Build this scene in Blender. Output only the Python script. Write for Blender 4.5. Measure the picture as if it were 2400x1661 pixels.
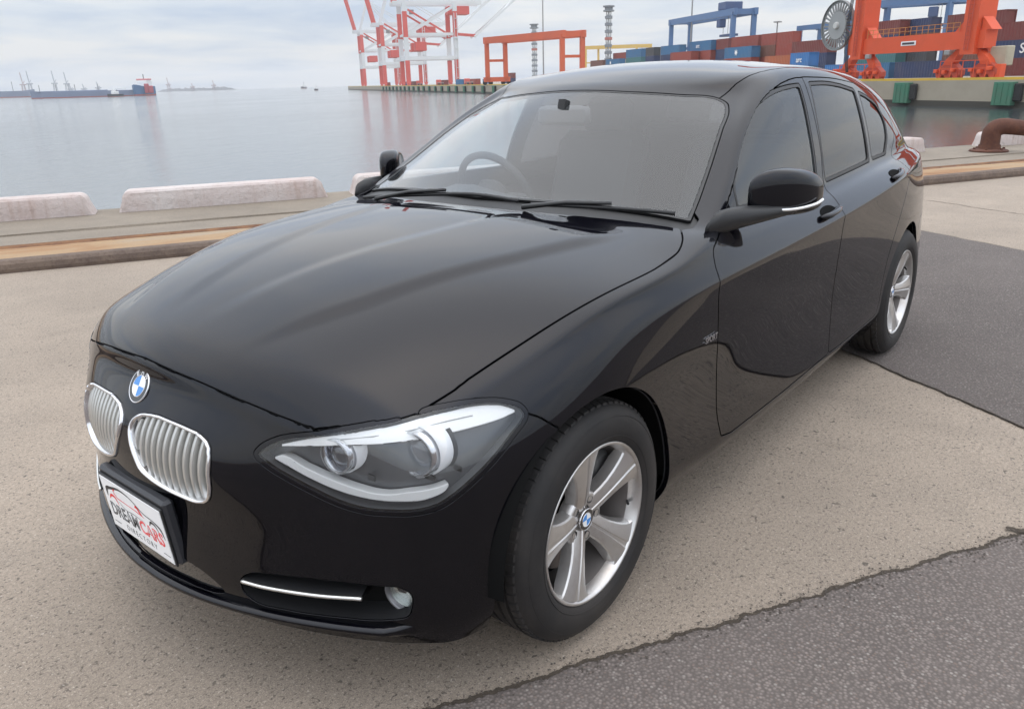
import bpy, bmesh, math, random
import numpy as np
from mathutils import Vector, Matrix
from mathutils.bvhtree import BVHTree
random.seed(7)
for _o in list(bpy.data.objects): bpy.data.objects.remove(_o)
SC = bpy.context.scene
COL = SC.collection
R = math.radians
# ------------------------------------------------------------ camera
cam_d = bpy.data.cameras.new('camera'); cam_d.lens = 27.369; cam_d.sensor_width = 36; cam_d.sensor_fit = 'HORIZONTAL'
cam_d.clip_start = .05; cam_d.clip_end = 30000
CAM = bpy.data.objects.new('camera', cam_d); COL.objects.link(CAM)
CAM.location = (1.4243, 1.7773, 1.3604)
CAM.rotation_euler = (R(70.6367), R(1.5064), R(129.3694))
SC.camera = CAM
# ------------------------------------------------------------ sky, sun, exposure
SUN_EL, SUN_AZ = R(86), R(78)      # azimuth of the sun, measured from +x towards +y
W = bpy.data.worlds.new('World'); SC.world = W; W.use_nodes = True
def _world():
    nt = W.node_tree; N = nt.nodes; L = nt.links
    bg = N['Background']
    sky = N.new('ShaderNodeTexSky'); sky.sky_type = 'NISHITA'; sky.sun_disc = False
    sky.sun_elevation = SUN_EL; sky.sun_rotation = math.pi/2 - SUN_AZ
    sky.air_density = 1.4; sky.dust_density = 2.5; sky.ozone_density = 1.5
    tc = N.new('ShaderNodeTexCoord'); sep = N.new('ShaderNodeSeparateXYZ'); L.new(tc.outputs['Generated'], sep.inputs[0])
    def mth(op, a, b=None, c=None):
        n = N.new('ShaderNodeMath'); n.operation = op
        for i, q in enumerate((a, b, c)):
            if q is None: continue
            if isinstance(q, (int, float)): n.inputs[i].default_value = q
            else: L.new(q, n.inputs[i])
        return n.outputs[0]
    z = mth('ADD', mth('MAXIMUM', sep.outputs[2], 0.0), .10)
    comb = N.new('ShaderNodeCombineXYZ')
    L.new(mth('DIVIDE', sep.outputs[0], z), comb.inputs[0]); L.new(mth('DIVIDE', sep.outputs[1], z), comb.inputs[1])
    def noise(scale, detail, rough, off):
        m = N.new('ShaderNodeMapping'); m.inputs['Location'].default_value = off; L.new(comb.outputs[0], m.inputs[0])
        n = N.new('ShaderNodeTexNoise'); n.inputs['Scale'].default_value = scale; n.inputs['Detail'].default_value = detail; n.inputs['Roughness'].default_value = rough
        n.inputs['Distortion'].default_value = .3
        L.new(m.outputs[0], n.inputs['Vector']); return n.outputs['Fac']
    n1 = noise(.85, 7, .55, (3.1, 1.7, 0)); n2 = noise(.28, 4, .5, (7.3, 2.2, 4))
    f = mth('ADD', mth('MULTIPLY', n1, .6), mth('MULTIPLY', n2, .5))
    ramp = N.new('ShaderNodeValToRGB'); L.new(f, ramp.inputs[0])
    e = ramp.color_ramp.elements
    e[0].position = .43; e[0].color = (.470, .555, .700, 1); e[1].position = .62; e[1].color = (.780, .790, .805, 1)
    m_ = e.new(.53); m_.color = (.640, .695, .775, 1)
    sc = N.new('ShaderNodeMixRGB'); sc.blend_type = 'MULTIPLY'; sc.inputs[0].default_value = 1; L.new(sky.outputs[0], sc.inputs[1]); sc.inputs[2].default_value = (.085, .085, .085, 1)
    mx = N.new('ShaderNodeMixRGB'); mx.inputs[0].default_value = .80; L.new(sc.outputs[0], mx.inputs[1]); L.new(ramp.outputs[0], mx.inputs[2])
    # overcast sky: luminance climbs smoothly from the horizon to the zenith
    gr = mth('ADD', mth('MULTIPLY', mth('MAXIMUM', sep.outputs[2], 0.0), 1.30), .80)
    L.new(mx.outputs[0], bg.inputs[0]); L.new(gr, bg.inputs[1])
_world()
sun_d = bpy.data.lights.new('sun', 'SUN'); sun_d.energy = .75; sun_d.angle = R(178); sun_d.color = (1, .98, .96)
SUN = bpy.data.objects.new('sun', sun_d); COL.objects.link(SUN)
SUN.location = (0, 0, 50)
SUN.rotation_euler = (Vector((-math.cos(SUN_EL)*math.cos(SUN_AZ), -math.cos(SUN_EL)*math.sin(SUN_AZ), -math.sin(SUN_EL)))).to_track_quat('-Z', 'Y').to_euler()
SC.view_settings.view_transform = 'Standard'; SC.view_settings.look = 'None'; SC.view_settings.gamma = 1; SC.view_settings.use_curve_mapping = False
SC.view_settings.exposure = .46
SC.render.engine = 'CYCLES'
SC.cycles.max_bounces = 12; SC.cycles.transparent_max_bounces = 24; SC.cycles.volume_bounces = 1
SC.render.resolution_x = 1024; SC.render.resolution_y = 708

# ------------------------------------------------------------ materials
MATS = {}
def mat(name, color=(.5,.5,.5), rough=.5, metal=0., coat=0., spec=.5, ior=1.5, emit=None, coat_rough=.03):
    if name in MATS: return MATS[name]
    m = bpy.data.materials.new(name); m.use_nodes = True
    b = m.node_tree.nodes['Principled BSDF']
    b.inputs['Base Color'].default_value = (*color, 1); b.inputs['Roughness'].default_value = rough; b.inputs['Metallic'].default_value = metal
    b.inputs['Coat Weight'].default_value = coat; b.inputs['Coat Roughness'].default_value = coat_rough; b.inputs['Specular IOR Level'].default_value = spec; b.inputs['IOR'].default_value = ior
    MATS[name] = m; return m
class NT:
    """tiny node helper"""
    def __init__(s, m): s.m = m; s.t = m.node_tree; s.b = s.t.nodes.get('Principled BSDF')
    def n(s, t, **k):
        nd = s.t.nodes.new(t)
        for a, v in k.items(): setattr(nd, a, v)
        return nd
    def l(s, a, b): s.t.links.new(a, b)
    def coord(s, kind='Object', scale=(1,1,1), rot=(0,0,0)):
        tc = s.n('ShaderNodeTexCoord'); mp = s.n('ShaderNodeMapping'); mp.inputs['Scale'].default_value = scale; mp.inputs['Rotation'].default_value = rot
        s.l(tc.outputs[kind], mp.inputs[0]); return mp.outputs[0]
    def noise(s, vec, scale, detail=4, rough=.5, dist=0):
        n = s.n('ShaderNodeTexNoise'); n.inputs['Scale'].default_value = scale; n.inputs['Detail'].default_value = detail; n.inputs['Roughness'].default_value = rough; n.inputs['Distortion'].default_value = dist
        s.l(vec, n.inputs['Vector']); return n.outputs['Fac']
    def voro(s, vec, scale, feature='F1', out='Distance'):
        n = s.n('ShaderNodeTexVoronoi'); n.feature = feature; n.inputs['Scale'].default_value = scale; s.l(vec, n.inputs['Vector']); return n.outputs[out]
    def ramp(s, fac, stops):
        r = s.n('ShaderNodeValToRGB'); s.l(fac, r.inputs[0]); e = r.color_ramp.elements
        e[0].position, e[0].color = stops[0][0], (*stops[0][1], 1); e[1].position, e[1].color = stops[-1][0], (*stops[-1][1], 1)
        for p, c in stops[1:-1]:
            q = e.new(p); q.color = (*c, 1)
        return r.outputs[0]
    def mix(s, fac, a, b, mode='MIX'):
        m = s.n('ShaderNodeMixRGB', blend_type=mode)
        for i, q in enumerate((fac, a, b)):
            if isinstance(q, (int, float)): m.inputs[i].default_value = q
            elif isinstance(q, tuple): m.inputs[i].default_value = (*q, 1)
            else: s.l(q, m.inputs[i])
        return m.outputs[0]
    def math(s, op, a, b=0.):
        n = s.n('ShaderNodeMath', operation=op)
        for i, q in enumerate((a, b)):
            if isinstance(q, (int, float)): n.inputs[i].default_value = q
            else: s.l(q, n.inputs[i])
        return n.outputs[0]
    def bump(s, h, strength=.3, dist=.01):
        b = s.n('ShaderNodeBump'); b.inputs['Strength'].default_value = strength; b.inputs['Distance'].default_value = dist; s.l(h, b.inputs['Height']); s.l(b.outputs[0], s.b.inputs['Normal'])
    def color(s, c): s.l(c, s.b.inputs['Base Color'])
    def rough(s, c): s.l(c, s.b.inputs['Roughness'])

def weathered(name, color, rough=.55, amount=.25, scale=1.5, metal=0., dirt=(.12,.10,.08)):
    """painted or bare surface with blotchy dirt and slight colour drift"""
    if name in MATS: return MATS[name]
    m = mat(name, color, rough, metal); t = NT(m); v = t.coord()
    a = t.noise(v, scale, 5, .6); b = t.noise(v, scale*6, 4, .65)
    f = t.math('MULTIPLY', t.ramp(a, [(.42,(0,0,0)),(.75,(1,1,1))]), amount)
    c = t.mix(f, color, dirt)
    c = t.mix(t.math('MULTIPLY', t.ramp(b, [(.5,(0,0,0)),(.8,(1,1,1))]), amount*.6), c, tuple(min(1, q*1.25+.02) for q in color))
    t.color(c); t.rough(t.math('ADD', t.math('MULTIPLY', b, .25), rough-.12)); return m

def m_concrete(name='concrete_ground', base=(.338,.277,.219), speck=True):
    m = mat(name, base, .88); t = NT(m); v = t.coord()
    big = t.noise(v, .55, 5, .6, .4); mid = t.noise(v, 4.5, 6, .65); fine = t.noise(v, 260, 3, .7); gr = t.noise(v, 75, 4, .7)
    c = t.mix(t.ramp(big, [(.32,(0,0,0)),(.66,(1,1,1))]), tuple(q*.74 for q in base), tuple(min(1,q*1.12) for q in base))
    st = t.noise(v, 1.7, 4, .7, 1.2); c = t.mix(t.math('MULTIPLY', t.ramp(st, [(.62,(0,0,0)),(.76,(1,1,1))]), .40), c, (base[0]*.55, base[1]*.53, base[2]*.50))
    c = t.mix(t.math('MULTIPLY', t.ramp(mid, [(.46,(0,0,0)),(.74,(1,1,1))]), .45), c, (base[0]*.60, base[1]*.62, base[2]*.64))
    c = t.mix(t.math('MULTIPLY', t.ramp(gr, [(.40,(1,1,1)),(.58,(0,0,0))]), .46), c, tuple(q*.46 for q in base))
    c = t.mix(t.math('MULTIPLY', t.ramp(fine, [(.48,(0,0,0)),(.64,(1,1,1))]), .42), c, tuple(min(1,q*1.55) for q in base))
    if speck:
        for sc_, lo_, hi_, col_, am in ((70,.635,.685,(.065,.053,.046),.62),(120,.61,.67,(.08,.066,.056),.60),(40,.70,.73,(.06,.05,.042),.75),(150,.64,.70,(.62,.56,.48),.40)):
            w = t.noise(v, sc_, 2, .45, .6); c = t.mix(t.math('MULTIPLY', t.ramp(w, [(lo_,(0,0,0)),(hi_,(1,1,1))]), am), c, col_)
    t.color(c); t.bump(t.math('ADD', gr, t.math('MULTIPLY', fine, .6)), .35, .004); return m
def m_asphalt(name='asphalt', base=(.196,.164,.147)):
    m = mat(name, base, .9); t = NT(m); v = t.coord()
    w = t.voro(v, 115); col = t.voro(v, 115, out='Color'); sep = t.n('ShaderNodeSeparateColor'); t.l(col, sep.inputs[0])
    w2 = t.voro(v, 260); big = t.noise(v, .7, 5, .6, .3); fine = t.noise(v, 420, 2, .7); mid = t.noise(v, 9, 5, .6)
    c = t.mix(sep.outputs[0], tuple(q*.66 for q in base), tuple(q*1.32 for q in base))
    light = t.math('GREATER_THAN', sep.outputs[1], .945)
    c = t.mix(t.math('MULTIPLY', light, .7), c, (.34,.31,.28))
    warm = t.math('LESS_THAN', sep.outputs[2], .12)
    c = t.mix(t.math('MULTIPLY', warm, .6), c, (.24,.16,.12))
    c = t.mix(t.ramp(w, [(.25,(0,0,0)),(.62,(1,1,1))]), c, tuple(q*.50 for q in base))
    c = t.mix(t.math('MULTIPLY', t.ramp(big, [(.35,(0,0,0)),(.7,(1,1,1))]), .35), c, tuple(q*1.35 for q in base))
    c = t.mix(t.math('MULTIPLY', t.ramp(mid, [(.5,(0,0,0)),(.8,(1,1,1))]), .35), c, tuple(q*.7 for q in base))
    t.color(c); t.bump(t.math('ADD', t.math('MULTIPLY', w, -1.), t.math('MULTIPLY', fine, .5)), .7, .005); return m
def m_rust(name, base=(.16,.055,.028), other=(.30,.14,.06)):
    if name in MATS: return MATS[name]
    m = mat(name, base, .82); t = NT(m); v = t.coord()
    a = t.noise(v, 7, 6, .65, .4); b = t.noise(v, 40, 5, .7)
    c = t.mix(t.ramp(a, [(.35,(0,0,0)),(.68,(1,1,1))]), base, other); c = t.mix(t.math('MULTIPLY', t.ramp(b, [(.5,(0,0,0)),(.72,(1,1,1))]), .6), c, (.06,.03,.02))
    t.color(c); t.bump(t.math('ADD', a, b), .5, .01); return m
def m_glass(name, tint, rough=.0, ior=.085, fac=1.0, dust=0.):
    if name in MATS: return MATS[name]
    m = bpy.data.materials.new(name); m.use_nodes = True; nt = m.node_tree; nt.nodes.clear()
    o = nt.nodes.new('ShaderNodeOutputMaterial'); mx = nt.nodes.new('ShaderNodeMixShader'); tr = nt.nodes.new('ShaderNodeBsdfTransparent'); gl = nt.nodes.new('ShaderNodeBsdfGlossy')
    tr.inputs[0].default_value = (*tint, 1); gl.inputs['Roughness'].default_value = rough; gl.inputs[0].default_value = (fac,fac,fac,1)
    lw = nt.nodes.new('ShaderNodeLayerWeight'); lw.inputs[0].default_value = .5      # facing term, the same from both sides of the thin pane
    pw = nt.nodes.new('ShaderNodeMath'); pw.operation = 'POWER'; pw.inputs[1].default_value = 4.2; nt.links.new(lw.outputs['Facing'], pw.inputs[0])
    ma = nt.nodes.new('ShaderNodeMath'); ma.operation = 'MULTIPLY_ADD'; ma.inputs[1].default_value = .9; ma.inputs[2].default_value = ior; nt.links.new(pw.outputs[0], ma.inputs[0])
    nt.links.new(ma.outputs[0], mx.inputs[0]); nt.links.new(tr.outputs[0], mx.inputs[1]); nt.links.new(gl.outputs[0], mx.inputs[2]); nt.links.new(mx.outputs[0], o.inputs[0])
    if dust > 0:        # thin film of dust on the pane
        df_ = nt.nodes.new('ShaderNodeBsdfDiffuse'); df_.inputs[0].default_value = (.62,.62,.60,1); m2 = nt.nodes.new('ShaderNodeMixShader')
        tc = nt.nodes.new('ShaderNodeTexCoord'); nz = nt.nodes.new('ShaderNodeTexNoise'); nz.inputs['Scale'].default_value = 3.; nz.inputs['Detail'].default_value = 6; nt.links.new(tc.outputs['Object'], nz.inputs['Vector'])
        mm_ = nt.nodes.new('ShaderNodeMath'); mm_.operation = 'MULTIPLY'; mm_.inputs[1].default_value = dust*2; nt.links.new(nz.outputs['Fac'], mm_.inputs[0]); nt.links.new(mm_.outputs[0], m2.inputs[0])
        nt.links.new(mx.outputs[0], m2.inputs[1]); nt.links.new(df_.outputs[0], m2.inputs[2]); nt.links.new(m2.outputs[0], o.inputs[0])
    MATS[name] = m; return m

# ------------------------------------------------------------ mesh builder
class MB:
    def __init__(s): s.v = []; s.f = []; s.mi = []; s.m = 0
    def add(s, vs, fs):
        o = len(s.v); s.v += [tuple(p) for p in vs]; s.f += [tuple(o+i for i in f) for f in fs]; s.mi += [s.m]*len(fs); return s
    def box(s, c, d, rz=0., bev=0., mtx=None):
        x, y, z = d[0]/2, d[1]/2, d[2]/2
        if bev <= 0:
            P = [(-x,-y,-z),(x,-y,-z),(x,y,-z),(-x,y,-z),(-x,-y,z),(x,-y,z),(x,y,z),(-x,y,z)]
            F = [(0,3,2,1),(4,5,6,7),(0,1,5,4),(1,2,6,5),(2,3,7,6),(3,0,4,7)]
        else:
            b = bev; P = []; F = []
            for sx in (-1,1):
                for sy in (-1,1):
                    for sz in (-1,1): P += [(sx*x,sy*(y-b),sz*(z-b)),(sx*(x-b),sy*y,sz*(z-b)),(sx*(x-b),sy*(y-b),sz*z)]
            q = Q_HULL(P); F = q
        M = mtx if mtx is not None else Matrix.Rotation(rz, 4, 'Z')
        cc = Vector(c); return s.add([tuple(cc + (M.to_3x3() @ Vector(p))) for p in P], F)
    def beam(s, p, q, w, h=None, up=(0,0,1)):
        p, q = Vector(p), Vector(q); d = q-p; L = d.length; d.normalize(); u = Vector(up)
        if abs(d.dot(u)) > .98: u = Vector((1,0,0)) if abs(d.x) < .9 else Vector((0,1,0))
        a = d.cross(u).normalized(); b = a.cross(d).normalized(); h = w if h is None else h
        M = Matrix((d, a, b)).transposed().to_4x4(); return s.box((p+q)/2, (L, w, h), mtx=M)
    def tube(s, pts, r, n=10, caps=True, closed=False, flat=None, upv=None):
        pts = [Vector(p) for p in pts]; m = len(pts); rs = r if isinstance(r, (list, tuple)) else [r]*m; vs = []; fs = []
        prev = None
        for i, p in enumerate(pts):
            if closed: d = pts[(i+1) % m]-pts[i-1]
            else: d = pts[min(i+1, m-1)]-pts[max(i-1, 0)]
            d.normalize()
            if upv is not None: a = d.cross(Vector(upv[i] if isinstance(upv, list) else upv))
            elif prev is None: a = d.cross(Vector((0,0,1)) if abs(d.z) < .95 else Vector((1,0,0)))
            else: a = prev - d*prev.dot(d)
            a.normalize(); prev = a; b = d.cross(a)
            k = flat if flat else 1.
            for j in range(n):
                t = 2*math.pi*j/n; vs.append(p + a*math.cos(t)*rs[i] + b*math.sin(t)*rs[i]*k)
        for i in range(m if closed else m-1):
            for j in range(n):
                i2 = (i+1) % m; fs.append((i*n+j, i*n+(j+1) % n, i2*n+(j+1) % n, i2*n+j))
        if caps and not closed: fs += [tuple(range(n-1,-1,-1)), tuple((m-1)*n+j for j in range(n))]
        return s.add(vs, fs)
    def lathe(s, prof, n=48, axis='Y', c=(0,0,0), a0=0., a1=2*math.pi, close=False):
        vs = []; fs = []; full = abs(a1-a0-2*math.pi) < 1e-6; k = n if full else n+1; m = len(prof)
        for i in range(k):
            t = a0+(a1-a0)*i/n; ct, st = math.cos(t), math.sin(t)
            for r, h in prof:
                p = {'Y':(r*ct, h, r*st), 'Z':(r*ct, r*st, h), 'X':(h, r*ct, r*st)}[axis]; vs.append((p[0]+c[0], p[1]+c[1], p[2]+c[2]))
        mm = m if close else m-1
        for i in range(n):
            i2 = (i+1) % k
            for j in range(mm):
                j2 = (j+1) % m; fs.append((i*m+j, i*m+j2, i2*m+j2, i2*m+j))
        return s.add(vs, fs)
    def disc(s, c, r, n=32, axis=(0,0,1), r0=0.):
        ax = Vector(axis).normalized(); a = ax.cross(Vector((0,0,1)) if abs(ax.z) < .9 else Vector((1,0,0))).normalized(); b = ax.cross(a); c = Vector(c)
        if r0 <= 0: return s.add([c+(a*math.cos(t)+b*math.sin(t))*r for t in [2*math.pi*i/n for i in range(n)]], [tuple(range(n))])
        vs = []
        for i in range(n):
            t = 2*math.pi*i/n; d = a*math.cos(t)+b*math.sin(t); vs += [c+d*r0, c+d*r]
        return s.add(vs, [(2*i, 2*i+1, (2*i+3) % (2*n), (2*i+2) % (2*n)) for i in range(n)])
    def prism(s, poly, h0, h1, fr=None):
        """poly (a,b) extruded along third axis; fr = (origin, A, B, C)"""
        o, A, B, C = [Vector(q) for q in (fr or ((0,0,0),(1,0,0),(0,1,0),(0,0,1)))]; n = len(poly)
        vs = [o+A*a+B*b+C*h0 for a, b in poly]+[o+A*a+B*b+C*h1 for a, b in poly]
        return s.add(vs, [tuple(range(n-1,-1,-1)), tuple(range(n,2*n))]+[(i,(i+1)%n,n+(i+1)%n,n+i) for i in range(n)])
    def build(s, name, m, parent=None, smooth=False, loc=None, rot=None, angle=None, recalc=False):
        me = bpy.data.meshes.new(name); me.from_pydata(s.v, [], s.f)
        ms = m if isinstance(m, (list, tuple)) else [m]
        for q in ms: me.materials.append(q)
        if len(ms) > 1: me.polygons.foreach_set('material_index', s.mi)
        if recalc:
            bm = bmesh.new(); bm.from_mesh(me); bmesh.ops.recalc_face_normals(bm, faces=bm.faces); bm.to_mesh(me); bm.free()
        if smooth or angle:
            me.polygons.foreach_set('use_smooth', [True]*len(me.polygons))
            if angle: me.set_sharp_from_angle(angle=R(angle))
        me.validate(); me.update()
        o = bpy.data.objects.new(name, me); COL.objects.link(o)
        if parent is not None: o.parent = parent
        if loc is not None: o.location = loc
        if rot is not None: o.rotation_euler = rot
        return o
def Q_HULL(P):
    bm = bmesh.new(); vs = [bm.verts.new(p) for p in P]; mp = {v: i for i, v in enumerate(vs)}
    bmesh.ops.convex_hull(bm, input=vs); bmesh.ops.dissolve_limit(bm, angle_limit=.01, verts=bm.verts[:], edges=bm.edges[:])
    F = [tuple(mp[v] for v in f.verts) for f in bm.faces]; bm.free(); return F
def empty(name, loc=(0,0,0), rz=0., parent=None):
    o = bpy.data.objects.new(name, None); o.empty_display_size = .2; COL.objects.link(o); o.location = loc; o.rotation_euler = (0,0,rz)
    if parent is not None: o.parent = parent
    return o
def tag(o, label=None, cat=None, group=None, kind=None):
    if label: o['label'] = label
    if cat: o['category'] = cat
    if group: o['group'] = group
    if kind: o['kind'] = kind
    return o
def copy_tree(o, parent=None):
    c = o.copy(); COL.objects.link(c); c.parent = parent
    for ch in list(o.children): copy_tree(ch, c)
    return c
def text_mesh(txt, size, name, m, parent, M, extrude=.0004, font_offset=0., align='CENTER', spacing=1., xs=1.):
    cu = bpy.data.curves.new(name, 'FONT'); cu.body = txt; cu.size = size; cu.align_x = align; cu.align_y = 'CENTER'; cu.extrude = extrude; cu.offset = font_offset; cu.space_character = spacing; cu.resolution_u = 3
    t = bpy.data.objects.new('t', cu); COL.objects.link(t); dg = bpy.context.evaluated_depsgraph_get()
    me = bpy.data.meshes.new_from_object(t.evaluated_get(dg)); bpy.data.objects.remove(t); bpy.data.curves.remove(cu)
    me.transform(M @ Matrix.Diagonal((xs,1,1,1))); me.name = name; me.materials.clear(); me.materials.append(m)
    o = bpy.data.objects.new(name, me); COL.objects.link(o); o.parent = parent; return o
# ============================================================ THE SETTING
WATER = -3.0
CONC = m_concrete(); ASPH = m_asphalt()
# near quay frame: a along the quay, b towards the water (metres)
N0 = Vector((-.685, -5.36, 0)); ND = Vector((-.875, .4841, 0)); NN = Vector((-.4841, -.875, 0))
def NQ(a, b, z=0.): return N0 + ND*a + NN*b + Vector((0,0,z))
def sheet(name, pts, z, m, label=None):
    b = MB(); b.add([(p[0], p[1], z) for p in pts], [tuple(range(len(pts)))]); o = b.build(name, m); tag(o, kind='structure'); return o
def sheet_n(name, quad, z, m):     # quad in (a,b)
    return sheet(name, [NQ(*q) for q in quad], z, m)
# one sheet of seabed-deep water out to the horizon and the concrete apron
def m_water():
    m = mat('sea_water', (.12,.14,.145), .10, ior=1.33); t = NT(m)
    v = t.coord(scale=(1,1,1), rot=(0,0,R(-29)))
    tc = t.n('ShaderNodeMapping'); tc.inputs['Scale'].default_value = (.32, 1, 1); t.l(v, tc.inputs[0]); v = tc.outputs[0]
    a = t.noise(v, .55, 4, .55, .5); b = t.noise(v, 3.4, 6, .68, .5); c = t.noise(v, .035, 3, .5)
    h = t.math('ADD', t.math('MULTIPLY', a, 1.0), t.math('MULTIPLY', b, .62))
    sp = t.n('ShaderNodeSeparateXYZ'); tcw = t.n('ShaderNodeTexCoord'); t.l(tcw.outputs['Object'], sp.inputs[0])
    op = t.n('ShaderNodeMapRange'); op.inputs[1].default_value = -25; op.inputs[2].default_value = -110; op.inputs[3].default_value = .16; op.inputs[4].default_value = 1.; t.l(sp.outputs[1], op.inputs[0])   # sheltered basin, then open water
    big = t.noise(v, .16, 3, .5, .3)
    h = t.math('MULTIPLY', t.math('ADD', h, t.math('MULTIPLY', big, 1.6)), op.outputs[0])
    t.bump(h, .62, .26)
    t.color(t.mix(t.ramp(c, [(.35,(0,0,0)),(.7,(1,1,1))]), (.045,.06,.066), (.075,.088,.092)))
    t.rough(t.math('ADD', t.math('MULTIPLY', c, .10), .02)); return m
wb = MB(); wb.add([(-9000,-9000,WATER),(9000,-9000,WATER),(9000,9000,WATER),(-9000,9000,WATER)], [(0,1,2,3)])
tag(wb.build('water', m_water()), kind='structure')
g = MB()   # apron: top face and the quay face down into the water
A0, A1, B0 = -160, 78, -260
g.add([NQ(A0,.0),NQ(A1,.0),NQ(A1,B0),NQ(A0,B0)], [(0,3,2,1)])
tag(g.build('ground', CONC), kind='structure')
# quay step: raised edge strip with rusty steel nosing, groove and capping
m_step = m_concrete('quay_concrete', (.245,.205,.160), speck=False)
m_sand = mat('stained_concrete', (.50,.34,.19), .9)
def _sand():
    t = NT(m_sand); v = t.coord(rot=(0,0,R(29))); tc = t.n('ShaderNodeMapping'); tc.inputs['Scale'].default_value = (.35,1,1); t.l(v, tc.inputs[0])
    a = t.noise(tc.outputs[0], 2.2, 6, .65, .4); b = t.noise(v, 55, 4, .7)
    c = t.ramp(a, [(.30,(.33,.26,.185)),(.48,(.35,.23,.125)),(.62,(.29,.15,.065)),(.76,(.15,.065,.03))])
    t.color(t.mix(t.math('MULTIPLY', t.ramp(b, [(.45,(0,0,0)),(.7,(1,1,1))]), .35), c, (.20,.15,.10))); t.bump(b, .4, .006)
_sand()
def strip(name, prof, m, a0=-60, a1=78, kindv='structure', parent=None, n=1, wob=0.):
    """profile (b,z) swept along the quay"""
    bl = MB(); vs = []; k = len(prof)
    for i in range(n+1):
        a = a0+(a1-a0)*i/n
        for (b, z) in prof:
            w = random.uniform(-wob, wob); p = NQ(a, b+w, z+w*.4); vs.append(p)
    bl.add(vs, [(i*k+j, (i+1)*k+j, (i+1)*k+j+1, i*k+j+1) for i in range(n) for j in range(k-1)])
    o = bl.build(name, m, parent); 
    if kindv: tag(o, kind=kindv)
    return o
strip('quay_step', [(.0,-.02),(.03,.085),(.05,.097),(.57,.100)], m_sand, n=150, wob=.006)
strip('quay_capping', [(.57,.03),(.585,.03),(.615,.03),(.63,.104),(.66,.114),(1.15,.118),(1.155,.135),(2.45,.14),(2.46,-.4),(2.46,-5)], m_step, n=150, wob=.004)
m_edge = m_rust('rusty_steel_dark', (.105,.075,.06), (.165,.12,.09))
nos = strip('quay_nosing', [(-.035,-.01),(-.04,.03),(-.03,.07),(-.005,.095),(.03,.103),(.06,.1045)], m_edge, n=1)
m_groove = m_rust('rust_seam', (.11,.04,.016), (.22,.10,.035))
bl = MB()
random.seed(3)
for i in range(240):     # ragged rust seam lying along the groove
    a = -8+i*.16; w0 = random.uniform(.012,.05); w1 = random.uniform(.012,.05)
    bl.add([NQ(a,.60-w0,.1015),NQ(a+.17,.60-w1,.1015),NQ(a+.17,.63+w1*.4,.116),NQ(a,.63+w0*.4,.116)], [(0,1,2,3)])
tag(bl.build('quay_rust_seam', m_groove), kind='structure')
# asphalt: broad field behind the camera and a cross strip under the rear axle
def ragged(p, q, n, amp):
    p, q = Vector(p), Vector(q); d = (q-p).normalized(); s_ = Vector((-d.y, d.x, 0)); out = []; off = 0
    for i in range(n+1):
        off = off*.7+random.uniform(-amp, amp); out.append(p+(q-p)*i/n+s_*off)
    return out
CD = Vector((-.866, .500, 0)); C0 = Vector((.457, .714, 0)); AD = Vector((.5277, .8494, 0)); AP = Vector((-2.56, .69, 0)); BP = Vector((-6.19, .23, 0)); BD = Vector((.50, .866, 0))
random.seed(11)
edgeC = ragged(C0-CD*30, C0-CD*2, 200, .006)+ragged(C0-CD*2, C0+CD*4, 520, .0052)[1:]+ragged(C0+CD*4, C0+CD*60, 200, .008)[1:]
far = [C0+CD*60-NN*150, C0-CD*30-NN*150]
sheet('asphalt_road', edgeC+far, .004, ASPH)
edgeA = ragged(AP-AD*4.4, AP+AD*1.55, 220, .006); edgeB = ragged(BP+BD*1.75, BP-BD*4.8, 120, .006)
sheet('asphalt_strip', edgeA+edgeB, .0045, m_asphalt('asphalt_strip', (.152,.129,.117)))
m_dirt = mat('joint_dirt', (.06,.045,.032), .95); tt = NT(m_dirt); vv = tt.coord(); tt.color(tt.mix(tt.noise(vv, 60, 4, .7), (.022,.017,.013), (.11,.085,.062))); tt.bump(tt.noise(vv, 90, 4, .7), .8, .01)
def seam(name, pts, w, z):
    b = MB(); vs = []; pp = []
    for p, q in zip(pts, pts[1:]): pp += [p+(q-p)*i/3 for i in range(3)]
    n = len(pp); wa = wb = .5
    for i, p in enumerate(pp):
        d = (pp[min(i+1,n-1)]-pp[max(i-1,0)]).normalized(); s_ = Vector((-d.y, d.x, 0)); wa = wa*.6+random.uniform(0,.55); wb = wb*.6+random.uniform(0,.5)
        vs += [p+s_*w*wa+Vector((0,0,z)), p-s_*w*wb+Vector((0,0,z))]
    b.add(vs, [(2*i, 2*i+1, 2*i+3, 2*i+2) for i in range(n-1)]); o = b.build(name, m_dirt); tag(o, kind='structure')
vis = [p for p in edgeC if -3 < (p-C0).dot(CD) < 6]
seam('road_joint', vis, .0085, .0055); seam('strip_joint', edgeA, .006, .0078); seam('strip_joint', edgeB, .005, .0078)
random.seed(5)
seam('slab_joint', ragged(Vector((-8.6,-1.1,0)), Vector((-6.6,2.6,0)), 120, .012), .008, .0035)
seam('crack', ragged(Vector((-1.16,1.60,0)), Vector((-1.20,1.69,0)), 10, .006), .012, .009)
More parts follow.
